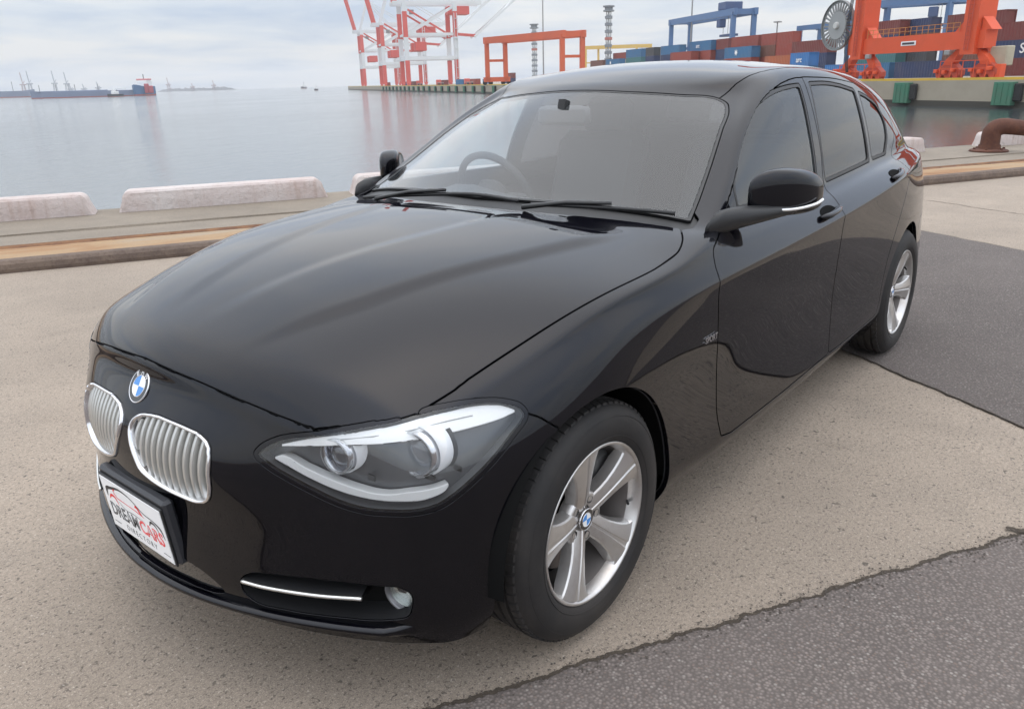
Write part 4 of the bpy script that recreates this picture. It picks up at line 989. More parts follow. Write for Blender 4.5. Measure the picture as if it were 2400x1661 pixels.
ALLOY = mat('alloy', (.58,.57,.56), .28, .85); tt = NT(ALLOY); tt.color(tt.mix(tt.ramp(tt.noise(tt.coord(), 9, 5, .65), [(.45,(0,0,0)),(.8,(1,1,1))]), (.60,.59,.58), (.42,.37,.33)))
ALLOYB = mat('alloy_barrel', (.22,.20,.19), .45, .6)

CV, CF, CI = build_cage(); TGT = np.array(CV); X = TGT.copy()
for _ in range(3):
    X += .8*(TGT-subdivide(X, CF, 2)); X[TGT[:,1] < 1e-6, 1] = 0
BP_, BN_, BF_ = subdivide(X, CF, 4, True)
# face winding may point inwards: make normals agree with the faces
f0 = BF_[0]; nrm = np.cross(BP_[f0[1]]-BP_[f0[0]], BP_[f0[2]]-BP_[f0[0]])
BVH = BVHTree.FromPolygons([tuple(p) for p in BP_], [tuple(int(i) for i in f) for f in BF_])
def on_body(origin, direction):
    o, d = Vector(origin), Vector(direction)
    if o.y < 0:
        h = BVH.ray_cast(Vector((o.x,-o.y,o.z)), Vector((d.x,-d.y,d.z)))
        return (Vector((h[0].x,-h[0].y,h[0].z)), Vector((h[1].x,-h[1].y,h[1].z))) if h[0] else (None, None)
    h = BVH.ray_cast(o, d); return h[0], h[1]
fn = np.cross(BP_[BF_[:,1]]-BP_[BF_[:,0]], BP_[BF_[:,2]]-BP_[BF_[:,0]]); agree = ((fn*BN_[BF_[:,0]]).sum(1) > 0).mean()
outw = (BN_[:,1][BP_[:,1] > .8] > 0).mean()
if outw < .5: BN_ = -BN_
if ((fn*BN_[BF_[:,0]]).sum(1) > 0).mean() < .5: BF_ = BF_[:,::-1]
def sstep(t): t = np.clip(t, 0, 1); return t*t*(3-2*t)
_x, _y, _z = BP_[:,0], BP_[:,1], BP_[:,2]
_yc = np.interp(-_x, [-.62,-.30,.10,.50], [.25,.40,.53,.62])                       # bonnet crease runs from the kidneys to the screen pillars
_h = .0100*sstep((.60-_x)/.25)*sstep((_x+.52)/.20)*(_z > .70)
_yc2 = np.interp(-_x, [-.62,-.30,.10,.50], [.10,.16,.24,.30])
BP_[:,2] += _h*sstep((_yc+.02-_y)/.045)-.45*_h*sstep((_yc2-_y)/.07)
_fn = np.cross(BP_[BF_[:,1]]-BP_[BF_[:,0]], BP_[BF_[:,2]]-BP_[BF_[:,0]])+np.cross(BP_[BF_[:,2]]-BP_[BF_[:,0]], BP_[BF_[:,3]]-BP_[BF_[:,0]])
_nn = np.zeros_like(BP_)
for k_ in range(4): np.add.at(_nn, BF_[:,k_], _fn)
_nn[_y < 1e-6, 1] = 0; _nn /= np.linalg.norm(_nn, axis=1)[:,None]+1e-12
_sel = (_h > 0); BN_[_sel] = _nn[_sel]
S = Surf(BP_.copy(), BN_.copy(), BF_)
side = lambda P: P[:,1] > .30
front = lambda P: P[:,0] > .05
# --- outlines (metres)
def circle(cx, cz, r, n=72): return np.array([(cx+r*math.cos(2*math.pi*i/n), cz+r*math.sin(2*math.pi*i/n)) for i in range(n)])
def arch(cx, r, flat=.97): 
    pts = [(cx+r*math.cos(t)*flat, .314+r*math.sin(t)) for t in np.linspace(0, math.pi, 40)]
    return np.array(pts+[(cx-r*flat*.99,.20),(cx-r*flat*.98,.05),(cx+r*flat*.98,.05),(cx+r*flat*.99,.20)])
S.cut(arch(0, .352), XZ, ['shell'], 'void', lambda P: (P[:,1] > .45))
S.cut(arch(-2.69, .350), XZ, ['shell'], 'void', lambda P: (P[:,1] > .45))
HOOD = np.vstack([[(.90,-.10),(.90,.80),(.45,.80)], spline([(.4135,.6765),(.3525,.6916),(.2229,.7185),(.113,.744),(-.0188,.7700),(-.19,.786),(-.409,.789),(-.490,.783),(-.560,.758),(-.628,.715)], False, n=6),
    spline([(-.628,.715),(-.590,.60),(-.530,.42),(-.480,.22),(-.462,0),(-.462,-.10)], False, n=5)[1:]])
S.cut(HOOD, XY, ['shell'], 'hood', lambda P: (P[:,2] > .45))
NOSE = np.vstack([[(-.62,.767),(-.50,.7665)], spline([(-.458,.766),(-.385,.760),(-.310,.752),(-.185,.7285),(-.073,.702),(-.0318,.692)], False, n=5), spline([(-.0318,.692),(.0587,.7055),(.1315,.7125),(.186,.7172)], False, n=5)[1:], [(.30,.712),(.30,.20),(-.62,.20)]])
S.cut(NOSE, UZ, ['hood'], 'shell', lambda P: (P[:,0] > .2))
WS = (np.array([0,1.,0]), np.array([-.85,0,.527]))
def wsq(x, y, z): return (y, -.85*x+.527*z)
WSP = spline([wsq(-.535,-.05,1.0),wsq(-.535,.0,1.0),wsq(-.555,.22,1.0),wsq(-.600,.42,.985),wsq(-.655,.60,.965),wsq(-.690,.715,.951),wsq(-.861,.673,1.047),wsq(-1.093,.610,1.1865),wsq(-1.216,.572,1.25),wsq(-1.250,.548,1.268),wsq(-1.259,.513,1.283),wsq(-1.201,.388,1.2985),wsq(-1.148,.215,1.312),wsq(-1.133,.08,1.318),wsq(-1.131,-.05,1.3185)], True, (0,1,5,14), 6)
wmask = lambda P: (P[:,0] < -.45) & (P[:,0] > -1.45) & (P[:,2] > .85)
S.cut(WSP, WS, ['shell'], 'ws_trim', wmask); S.cut(WSP, WS, ['ws_trim'], 'windscreen', wmask, off=.012)
COWL = np.array([(-.40,-.1),(-.40,.3),(-.54,.62),(-.60,.71),(-.655,.738),(-.71,.730),(-.80,.60),(-.80,.0),(-.80,-.1)])
S.cut(COWL, XY, ['shell'], 'cowl', lambda P: (P[:,2] > .8) & (P[:,2] < 1.1) & (P[:,1] < .76))
# roof skin between the ditches
RS = np.vstack([[(-.9,-.1),(-.9,.38)], spline([(-1.262,.515),(-1.324,.525),(-1.376,.540),(-1.4615,.555),(-1.586,.566),(-1.80,.572),(-2.1,.571),(-2.45,.560),(-2.74,.543),(-2.95,.520),(-3.03,.505)], False, n=5), [(-3.055,.4),(-3.085,.0),(-3.085,-.1)]])
S.cut(RS, XY, ['shell'], 'roof', lambda P: (P[:,2] > 1.1) & (P[:,0] < -.85))
# doors and side glass
FRAME = spline([(-.645,.905),(-.700,.924),(-.770,.955),(-.860,1.008),(-.960,1.070),(-1.174,1.204),(-1.329,1.276),(-1.471,1.316),(-1.650,1.341),(-1.884,1.342),(-2.20,1.327),(-2.50,1.292),(-2.70,1.235),(-2.79,1.155),(-2.775,1.065),(-2.68,.985)], False, n=6)
DB_F = spline([(-1.735,1.342),(-1.715,1.20),(-1.69,1.05),(-1.665,.95),(-1.640,.85),(-1.645,.74),(-1.660,.60),(-1.668,.45),(-1.660,.30)], False, n=5)
DF_F = spline([(-.645,.905),(-.622,.893),(-.606,.868),(-.594,.832),(-.590,.780),(-.603,.708),(-.626,.600),(-.640,.485),(-.650,.38),(-.68,.297)], False, n=5)
iB = int(np.argmin(np.abs(FRAME[:,0]+1.735)))
DOORF = np.vstack([DF_F[::-1], FRAME[1:iB], DB_F, [(-1.64,.288),(-1.2,.280),(-.75,.283)]])
DR_R = spline([(-2.68,.985),(-2.60,.90),(-2.50,.80),(-2.41,.68),(-2.352,.56),(-2.325,.44),(-2.318,.34),(-2.30,.300)], False, n=5)
DOORR = np.vstack([DB_F[::-1], FRAME[iB:], DR_R[1:], [(-2.26,.288),(-1.95,.284),(-1.68,.288)]])
S.cut(DOORF, XZ, ['shell'], 'door_f', side); S.cut(DOORR, XZ, ['shell'], 'door_r', side)
WINF = spline([(-.895,.972),(-.905,1.015),(-.968,1.078),(-1.075,1.156),(-1.185,1.220),(-1.277,1.259),(-1.392,1.290),(-1.527,1.307),(-1.668,1.314),(-1.655,1.247),(-1.630,1.142),(-1.613,1.047),(-1.603,.966)], True, (0,8,12), 5)
WINR = spline([(-1.700,.969),(-1.712,1.065),(-1.730,1.139),(-1.752,1.223),(-1.785,1.317),(-1.970,1.315),(-2.154,1.3015),(-2.332,1.279),(-2.312,1.197),(-2.295,1.087),(-2.300,.990)], True, (0,4,7,10), 5)
WINQ = spline([(-2.360,.993),(-2.352,1.069),(-2.365,1.176),(-2.395,1.268),(-2.520,1.240),(-2.615,1.200),(-2.655,1.140),(-2.635,1.065),(-2.575,.997)], True, (0,3,8), 5)
for poly, src, nm in ((WINF,'door_f','win_f'),(WINR,'door_r','win_r'),(WINQ,'door_r','win_q')):
    S.cut(poly, XZ, [src], nm+'_trim', side, off=-.009); S.cut(poly, XZ, [nm+'_trim'], nm, side, off=.004)
# lamps, kidneys, intakes on the front
LAMP = spline([(-.1629,.6299),(-.1502,.6451),(-.1263,.6591),(-.0229,.6848),(.0794,.7046),(.179,.7186),(.2587,.7235),(.3216,.7215),(.3704,.7123),(.4041,.6968),(.414,.6831),(.3806,.6437),(.3399,.6073),(.3007,.5789),(.255,.5513),(.2215,.5361),(.1818,.529),(.1177,.5275),(.0597,.5285),(.0092,.5389),(-.0519,.5636),(-.1058,.5898),(-.1452,.6131)], True, (), 5)
S.cut(LAMP, UZ, ['shell'], 'lamp_bezel', front, off=-.004); S.cut(LAMP, UZ, ['lamp_bezel'], 'lamp', front, off=.003)
BUMP = np.array([(-.60,.80),(-.44,.772),(-.30,.758),(-.12,.735),(-.028,.690),(.10,.62),(.40,.66),(.412,.684),(.444,.668),(.478,.640),(.53,.60),(.62,.50),(.62,.05),(-.62,.05)])
S.cut(BUMP, UZ, ['shell'], 'bumper', lambda P: (P[:,0] > .0) & (P[:,2] < .80))
KID = spline([(.0205,.6225),(.0250,.6375),(.0430,.6520),(.0886,.6620),(.159,.6625),(.225,.6580),(.270,.6495),(.292,.636),(.301,.614),(.3025,.5736),(.299,.528),(.284,.5053),(.255,.4955),(.2124,.4971),(.152,.5045),(.095,.5165),(.062,.5300),(.0430,.5600),(.0270,.5950)], True, (), 5)
S.cut(KID, YZ, ['bumper'], 'kidney', front)
INT = spline([(-.236,.322),(-.215,.338),(-.1667,.346),(-.0464,.3535),(.0676,.3542),(.1266,.3510),(.1430,.340),(.1445,.303),(.1364,.283),(.0982,.2726),(-.0176,.2640),(-.1385,.2600),(-.215,.2660),(-.236,.285)], True, (), 5)
S.cut(INT, UZ, ['bumper'], 'intake', front)
CEN = spline([(-.05,.330),(.10,.330),(.20,.318),(.262,.292),(.285,.268),(.262,.258),(.15,.255),(0,.255),(-.05,.255)], True, (0,8), 4)
S.cut(CEN, YZ, ['bumper'], 'mouth', front)
# rear
TAIL = spline([(-3.06,.930),(-3.10,.952),(-3.25,.958),(-3.60,.955),(-3.60,.775),(-3.30,.775),(-3.18,.790),(-3.10,.850)], True, (3,4), 4)
S.cut(TAIL, XZ, ['shell'], 'tail_lamp', lambda P: (P[:,0] < -2.9) & (P[:,1] > .36))
RB = np.array([(-2.99,.60),(-3.02,.64),(-3.30,.655),(-3.7,.655),(-3.7,.05),(-2.8,.05)]); S.cut(RB, XZ, ['shell'], 'rear_bumper', lambda P: P[:,0] < -2.75)
RW = spline([(-.05,1.27),(0,1.27),(.30,1.262),(.46,1.225),(.50,1.15),(.53,1.07),(.50,1.045),(.30,1.04),(0,1.04),(-.05,1.04)], True, (0,9), 4)
S.cut(RW, YZ, ['shell'], 'rear_window', lambda P: P[:,0] < -3.0)
TG = spline([(-.05,1.40),(0,1.40),(.35,1.40),(.50,1.25),(.56,1.06),(.60,.98),(.58,.93),(.36,.92),(.36,.775),(.52,.76),(.52,.665),(0,.665),(-.05,.665)], True, (0,1,2,7,8,9,10,11,12), 4)
S.cut(TG, YZ, ['shell'], 'tailgate', lambda P: P[:,0] < -3.02)

CAR = empty('car', (-1.35, 0, 0)); tag(CAR, 'glossy black five-door hatchback parked on the quay, facing left', 'car')
CB = empty('t'); bpy.data.objects.remove(CB)
def place(o): o.location = (1.35, 0, 0); return o      # car parts are modelled about the front axle
class Root: pass
def cpart(name, labels, m, parent=CAR, join=True, sides=(1,-1), **k):
    P, F, LN = S.panel(labels, **k)
    if join: o = add_mesh(name, P, F, LN, m, parent, True); 
    outs = []
    if join: outs = [o]
    else:
        for sd in sides:
            if sd == 1: outs.append(add_mesh(name, P, F, LN, m, parent[0] if isinstance(parent, list) else parent))
            else:
                p2, f2, l2 = mirrored(P, F, LN); outs.append(add_mesh(name, p2, f2, l2, m, parent[1] if isinstance(parent, list) else parent))
    for o in outs:
        if o.parent == CAR: place(o)
    return outs if not join else outs[0]
shell = cpart('body_shell', ['shell'], PAINT, gap=.0016)
hood = cpart('bonnet', ['hood'], PAINT, gap=.0022, rnd=.0016)
roof = cpart('roof', ['roof'], PAINT, gap=.002)
cpart('cowl', ['cowl'], BLKP, gap=.001, off=-.010)
ws = cpart('windscreen', ['windscreen'], GL_F, gap=.0, rnd=.0004, depth=.003, off=-.002)
cpart('windscreen_seal', ['ws_trim'], mat('black_seal', (.010,.010,.011), .35), gap=.0008, off=-.001)
bump = cpart('front_bumper', ['bumper'], PAINT, gap=.0020, rnd=.0016)
df = cpart('front_door', ['door_f'], PAINT, CAR, False, gap=.0022, rnd=.0014)
dr = cpart('rear_door', ['door_r'], PAINT, CAR, False, gap=.0022, rnd=.0014)
for nm, mm, par, lab in (('win_f',GL_S,df,'window'),('win_r',GL_R,dr,'window'),('win_q',GL_R,dr,'quarter_window')):
    cpart(lab, [nm], mm, par, False, gap=0, rnd=.0004, depth=.003, off=-.005); cpart('window_seal', [nm+'_trim'], BLKP, par, False, gap=.0006, off=-.0005)
cpart('tailgate', ['tailgate'], PAINT, gap=.002); cpart('rear_window', ['rear_window'], GL_R, gap=.001, off=-.003, depth=.003); cpart('rear_bumper', ['rear_bumper'], PAINT, gap=.002)
cpart('tail_lamp', ['tail_lamp'], mat('tail_red', (.30,.008,.010), .08, coat=1.), CAR, False, gap=.0015)
# inner shell: closes the gaps and lines the cabin
solid = ['shell','hood','roof','cowl','bumper','door_f','door_r','tailgate','rear_bumper','tail_lamp','ws_trim','win_f_trim','win_r_trim','win_q_trim','lamp_bezel']
fs = [f for f, l in zip(S.F, S.lab) if l in solid]; used = sorted(set(v for f in fs for v in f)); mpv = {v: i for i, v in enumerate(used)}
PI_ = S.P[used]-S.N[used]*.016; PI_[np.abs(S.P[used][:,1]) < 1e-6, 1] = 0
place(add_mesh('inner_shell', PI_, [tuple(mpv[v] for v in f) for f in fs], [[tuple(S.N[v]) for v in f] for f in fs], mat('cabin_lining', (.035,.035,.037), .9), CAR, True))

# ---- generic helpers on the base surface
def ordered_loop(labels):
    e = dict(S.loops(labels)); st = next(iter(e)); out = [st]; v = e[st]
    while v != st and v in e and len(out) < 5000: out.append(v); v = e[v]
    return out
def both(fn, parent=CAR):
    """build for the left (1) and right (-1) side"""
    r = []
    for sd in (1,-1):
        o = fn(sd); r.append(o)
    return r
def sm(b, sd):
    if sd == -1:
        b.v = [(p[0],-p[1],p[2]) for p in b.v]; b.f = [f[::-1] for f in b.f]
    return b
# ---- kidney grilles
loopK = ordered_loop(['kidney']); LP = [Vector(S.P[i]) for i in loopK]; LNn = [Vector(S.N[i]) for i in loopK]
step = max(1, len(LP)//110); LPs = LP[::step]; LNs = LNn[::step]
kc = sum(LPs, Vector())/len(LPs)
def surf_x(y, z):
    h, n = on_body((2, y, z), (-1,0,0)); return (h.x, n) if h else (.7, Vector((1,0,0)))
for sd in (1,-1):
    kg = empty('kidney_grille', (1.35,0,0), 0, CAR)
    b = MB(); m_ = len(LPs); vs = []
    for i in range(m_):            # chrome frame swept round the opening, proud of the bumper
        d = (LPs[(i+1) % m_]-LPs[i-1]).normalized(); n = LNs[i]; t = n.cross(d).normalized()
        if t.dot(kc-LPs[i]) < 0: t = -t
        for (a, h) in ((-.0015,-.004),(-.0010,.003),(.0010,.0060),(.0045,.0062),(.0065,.003),(.0070,-.004),(.0075,-.030)): vs.append(LPs[i]+t*a+n*h)
    k = 7
    b.add(vs, [(i*k+j, i*k+j+1, ((i+1) % m_)*k+j+1, ((i+1) % m_)*k+j) for i in range(m_) for j in range(k-1)]); sm(b, sd).build('frame', CHROME, kg, smooth=True, recalc=True)
    ky = np.array([(p.y, p.z) for p in LPs])
    ys = np.linspace(.040, .288, 12)
    for y in ys:
        zz = []
        for i in range(len(ky)):
            a, c = ky[i], ky[(i+1) % len(ky)]
            if (a[0]-y)*(c[0]-y) < 0: zz.append(a[1]+(y-a[0])/(c[0]-a[0])*(c[1]-a[1]))
        if len(zz) < 2: continue
        z0, z1 = min(zz)+.006, max(zz)-.006; b = MB(); vs = []; nn = 14
        for j in range(nn+1):
            z = z0+(z1-z0)*j/nn; x, n = surf_x(y, z); x -= .0045+.004*(1-math.sin(math.pi*(.15+.85*j/nn)))
            for (dx, dy) in ((-.045,-.0040),(-.006,-.0066),(-.0005,-.0046),(.0010,0),(-.0005,.0046),(-.006,.0066),(-.045,.0040)): vs.append((x+dx, y+dy, z))
        b.add(vs, [(j*7+q, j*7+q+1, j*7+8+q, j*7+7+q) for j in range(nn) for q in range(6)]+[tuple(range(6,-1,-1)), tuple(nn*7+q for q in range(7))])
        sm(b, sd).build('slat', mat('slat_silver', (.58,.575,.55), .34, .75), kg, smooth=False, angle=50, recalc=True)
    b = MB(); b.add([(p.x-.050, p.y, p.z) for p in LPs], [tuple(range(len(LPs)))]); sm(b, sd).build('backing', BLKM, kg)
# ---- roundel
def roundel(M, r, parent, name='roundel_badge', letters=True):
    o = empty(name, (0,0,0), 0, parent); o.matrix_local = M
    b = MB(); b.lathe([(0,-.002),(r,-.002),(r,.001),(r*.985,.0030),(r*.95,.0034),(r*.93,.0026)], 48, 'Z'); b.build('rim', CHROME, o, smooth=True)
    b = MB(); b.disc((0,0,.0027), r*.94, 48, (0,0,1), r*.62); b.build('ring', mat('badge_black', (.012,.012,.014), .2, coat=.5), o)
    b = MB(); b.lathe([(r*.60,.0027),(r*.61,.0036),(r*.64,.0036),(r*.65,.0027)], 40, 'Z'); b.build('inner_rim', CHROME, o, smooth=True)
    for i in range(4):
        b = MB(); t0 = i*math.pi/2; b.add([(0,0,.003)]+[(r*.61*math.cos(t0+math.pi/2*j/10), r*.61*math.sin(t0+math.pi/2*j/10), .003) for j in range(11)], [tuple(range(12))])
        b.build('quadrant', mat('badge_white', (.80,.80,.80), .25, coat=.5) if i % 2 == 0 else mat('badge_blue', (.045,.24,.62), .25, coat=.5), o)
    if letters:
        for ch, ang in (('B',38),('M',0),('W',-38)):
            a = R(ang); text_mesh(ch, r*.36, 'lettering', mat('badge_white'), o, Matrix.Translation((-r*.78*math.sin(a), r*.78*math.cos(a), .003)) @ Matrix.Rotation(a, 4, 'Z'), .0003)
    return o
h, n = on_body((2,0,.7035), (-1,0,0)); n = Vector((n.x,0,n.z)).normalized()
if n.x < 0: n = -n
zax = n; xax = Vector((0,1,0)); yax = zax.cross(xax)
MR = Matrix.Translation(h+Vector((1.35,0,0))+n*.001) @ Matrix((xax, yax, zax)).transposed().to_4x4()
roundel(MR, .041, CAR)
# ---- headlamps
loopL = ordered_loop(['lamp']); 
def region(labels, off, shrink=0., mat_=None):
    fs = [f for f, l in zip(S.F, S.lab) if l in labels]; used = sorted(set(v for f in fs for v in f)); mp = {v: i for i, v in enumerate(used)}
    return [S.P[v]-S.N[v]*off for v in used], [tuple(mp[v] for v in f) for f in fs], [[tuple(S.N[v]) for v in f] for f in fs], mp
cpart('lamp_surround', ['lamp_bezel'], PAINT, CAR, False, gap=-.0012, rnd=.0006)
lampP, lampF, lampN, lmp = region(['lamp'], .045)
LAMPC = np.mean([S.P[i] for i in loopL], 0)
EYE = spline([(-.1317,.6483),(-.0232,.678),(.0793,.6985),(.1787,.7125),(.2583,.7175),(.3213,.7159),(.37,.7066),(.3997,.691),(.368,.6838),(.307,.6786),(.2336,.6756),(.1629,.6744),(.0924,.6702),(.0201,.6624),(-.055,.6541)], True, (0,7), 4)
LOW = spline([(-.1404,.6236),(-.1128,.635),(-.0636,.6121),(-.0052,.5886),(.0459,.5740),(.0918,.5668),(.1564,.5724),(.2204,.5764),(.2497,.5814),(.2425,.5628),(.206,.5481),(.1374,.5444),(.0692,.5465),(.0093,.5572),(-.0544,.5801),(-.1041,.605)], True, (0,8), 4)
S2 = Surf(S.P.copy(), S.N.copy(), S.F); S2.lab = list(S.lab)
S2.cut(EYE, UZ, ['lamp'], 'eye', front); S2.cut(LOW, UZ, ['lamp'], 'low', front, off=.0028)
LED = mat('lamp_white', (.86,.86,.84), .22, coat=.6); DRLM = mat('lamp_light_bar', (.60,.60,.585), .25, coat=.6)
REFL = mat('lamp_bowl', (.115,.118,.122), .26, .45); LENSG = m_glass('lens_glass', (.86,.88,.92), ior=.12)
for sd in (1,-1):
    hl = empty('headlamp', (1.35,0,0), 0, CAR)
    flip = (lambda P, F, LN: mirrored(P, F, LN)) if sd == -1 else (lambda P, F, LN: (P, F, LN))
    P, F, LN = S.panel(['lamp'], gap=.0004, rnd=.0008, depth=.010, off=-.001); add_mesh('lens_cover', *flip(P, F, LN), GL_L, hl)
    add_mesh('bowl', *flip(lampP, lampF, lampN), REFL, hl)
    b = MB(); n_ = len(loopL); vs = []
    for i in loopL: vs += [S.P[i]-S.N[i]*.006, S.P[i]-S.N[i]*.045]
    b.add(vs, [(2*i, 2*i+1, (2*i+3) % (2*n_), (2*i+2) % (2*n_)) for i in range(n_)]); sm(b, sd).build('bowl_wall', mat('lamp_grey', (.16,.165,.17), .35, .3), hl, smooth=True)
    P, F, LN = S2.panel(['eye'], gap=.0, rnd=.002, depth=.030, off=-.010); add_mesh('light_brow', *flip(P, F, LN), LED, hl)
    P, F, LN = S2.panel(['low'], gap=.0, rnd=.003, depth=.028, off=-.012); add_mesh('light_bar', *flip(P, F, LN), DRLM, hl)
    LP_ = [(u_, z_) for u_, z_ in ((.02,.676),(.09,.6865),(.17,.6945),(.25,.6990),(.30,.7000))]
    b = MB(); q_ = []
    for u_, z_ in LP_:
        h_, n2 = on_body((u_*-.70711+2, u_*.70711+2, z_), (-.70711,-.70711,0)); n2 = n2 if n2.x > 0 else -n2; q_.append(h_-n2*.0095)
    b.tube(q_, .0012, 6); sm(b, sd).build('brow_line', mat('brow_grey', (.30,.30,.29), .4), hl)
    for (lx, ly, lz, r) in ((.448,.690,.637,.046),(.548,.558,.634,.036)):
        pj = empty('projector', (lx, ly*sd, lz), 0, hl); q = Vector((1,.10*sd,0)).normalized(); M3 = q.to_track_quat('Z','Y').to_matrix().to_4x4(); pj.matrix_local = Matrix.Translation((lx-.012, ly*sd-.004*sd, lz)) @ M3
        b = MB(); b.lathe([(r*.80,-.06),(r*.92,-.01),(r*.96,.004),(r*1.0,.006),(r*1.04,.003),(r*1.06,-.06)], 40, 'Z'); b.build('bezel', CHROME, pj, smooth=True)
        b = MB(); b.lathe([(r*1.12,-.05),(r*1.14,-.012),(r*1.24,-.010),(r*1.26,-.05)], 40, 'Z'); b.build('ring_light', mat('ring_clear', (.80,.81,.82), .15, coat=.6), pj, smooth=True)
        b = MB(); b.lathe([(r*1.05,-.060),(r*1.18,-.045),(r*1.34,-.060)], 40, 'Z'); b.build('shroud', mat('shroud_black', (.014,.014,.015), .3), pj, smooth=True)
        b = MB(); b.lathe([(r*.90,-.004),(r*.97,.010),(r*1.10,.012),(r*1.16,-.002)], 40, 'Z'); b.build('outer_ring', m_glass('ring_glass', (.80,.82,.84), ior=.2), pj, smooth=True)
        b = MB(); b.lathe([(0,.006),(r*.35,.004),(r*.62,-.002),(r*.80,-.012)], 32, 'Z'); b.build('lens', LENSG, pj, smooth=True)
        b = MB(); b.lathe([(0,-.038),(r*.55,-.034),(r*.82,-.020)], 24, 'Z'); b.build('reflector', mat('lens_dark', (.03,.035,.05), .1, .6), pj, smooth=True)
    # fins on the floor of the lamp
    for (u, z, L) in ((-.005,.592,.02),(.145,.592,.03),(.215,.60,.02)):
        b = MB(); 
        yy = None
        b.box((0,0,0),(.004,L,.012)); p = Vector((.52-.33*(u+.1), .50+1.05*(u+.1)*.9, z)); h_, n2 = on_body((p.x+1, p.y+1, z), (-.7071,-.7071,0))
        if h_: 
            b.v = [tuple(Vector(q)+h_-n2.normalized()*(.03 if n2.y > 0 else -.03)) for q in b.v]; sm(b, sd).build('fin', BLKG, hl)
# ---- lower intakes, fog lamps, splitter
loopI = ordered_loop(['intake']); loopM = None
for sd in (1,-1):
    it = empty('side_intake', (1.35,0,0), 0, CAR)
    iP, iF, iN, _ = region(['intake'], .055); P, F, LN = (iP, iF, iN) if sd == 1 else mirrored(iP, iF, iN); add_mesh('back_panel', P, F, LN, BLKM, it)
    b = MB(); n_ = len(loopI); vs = []
    for i in loopI: vs += [S.P[i]-S.N[i]*.002, S.P[i]-S.N[i]*.055]
    b.add(vs, [(2*i, 2*i+1, (2*i+3) % (2*n_), (2*i+2) % (2*n_)) for i in range(n_)]); sm(b, sd).build('duct_wall', BLKP, it, smooth=True)
    pts = spline([(.679,.346,.3185),(.663,.393,.3165),(.638,.4555,.3165),(.604,.533,.3190),(.562,.619,.3255)], False, n=8); b = MB(); b.tube([(p[0]+.004, p[1]+.003, p[2]) for p in pts], .0048, 8); sm(b, sd).build('chrome_strip', mat('strip_chrome', (.74,.73,.70), .22, .9), it, smooth=True)
    b = MB(); vs = []
    for p in pts: vs += [(p[0]+.0, p[1], p[2]+.004), (p[0]-.06, p[1]-.03, p[2]+.012), (p[0]-.06, p[1]-.03, p[2]-.012), (p[0]+.0, p[1], p[2]-.004)]
    b.add(vs, [(4*i+j, 4*i+(j+1) % 4, 4*i+4+(j+1) % 4, 4*i+4+j) for i in range(len(pts)-1) for j in range(4)]); sm(b, sd).build('fin', BLKP, it)
    fg = empty('fog_lamp', (.512, .668*sd, .318), 0, it); fg.matrix_local = Matrix.Translation((.498,.672*sd,.318)) @ Vector((1,.25*sd,0)).normalized().to_track_quat('Z','Y').to_matrix().to_4x4()
    b = MB(); b.lathe([(.030,-.03),(.040,-.004),(.043,.0),(.045,-.004),(.046,-.03)], 32, 'Z'); b.build('bezel', mat('fog_grey', (.22,.22,.23), .35, .6), fg, smooth=True)
    b = MB(); b.lathe([(0,-.002),(.02,-.003),(.034,-.007),(.039,-.010)], 28, 'Z'); b.build('lens', m_glass('fog_glass', (.85,.88,.86), ior=.16), fg, smooth=True)
    b = MB(); b.lathe([(0,-.03),(.018,-.028),(.036,-.010)], 24, 'Z'); b.build('reflector', mat('fog_reflector', (.42,.43,.43), .25, .8), fg, smooth=True)
mP, mF, mN, _ = region(['mouth'], .05); place(add_mesh('mouth_grille', mP, mF, mN, BLKM, CAR, True))
path = []
for t in np.linspace(0, 1, 40):
    ang = R(3+52*t**1.05); dr_ = Vector((math.cos(ang), math.sin(ang), 0)); h_, n2 = on_body(Vector((.0,.0,.236+.010*t))+dr_*3, -dr_)
    if h_: n2 = n2 if n2.dot(dr_) > 0 else -n2; path.append((h_, Vector((n2.x,n2.y,0)).normalized()))
prof = [(-.004,.010),(.008,.0095),(.019,.006),(.0225,.001),(.021,-.006),(.010,-.016),(-.02,-.022)]
b = MB(); k = len(prof); vs = []; full = [(Vector((p.x,-p.y,p.z)), Vector((n.x,-n.y,0))) for p, n in path[::-1]]+path
for i, (p, n) in enumerate(full):
    e = min(1, min(i, len(full)-1-i)/3.)
    for (a, z) in prof: vs.append(p+n*(a*e)+Vector((0,0,z)))
b.add(vs, [(i*k+j, i*k+j+1, (i+1)*k+j+1, (i+1)*k+j) for i in range(len(full)-1) for j in range(k-1)]); place(b.build('splitter', PAINT, CAR, smooth=True, recalc=True))
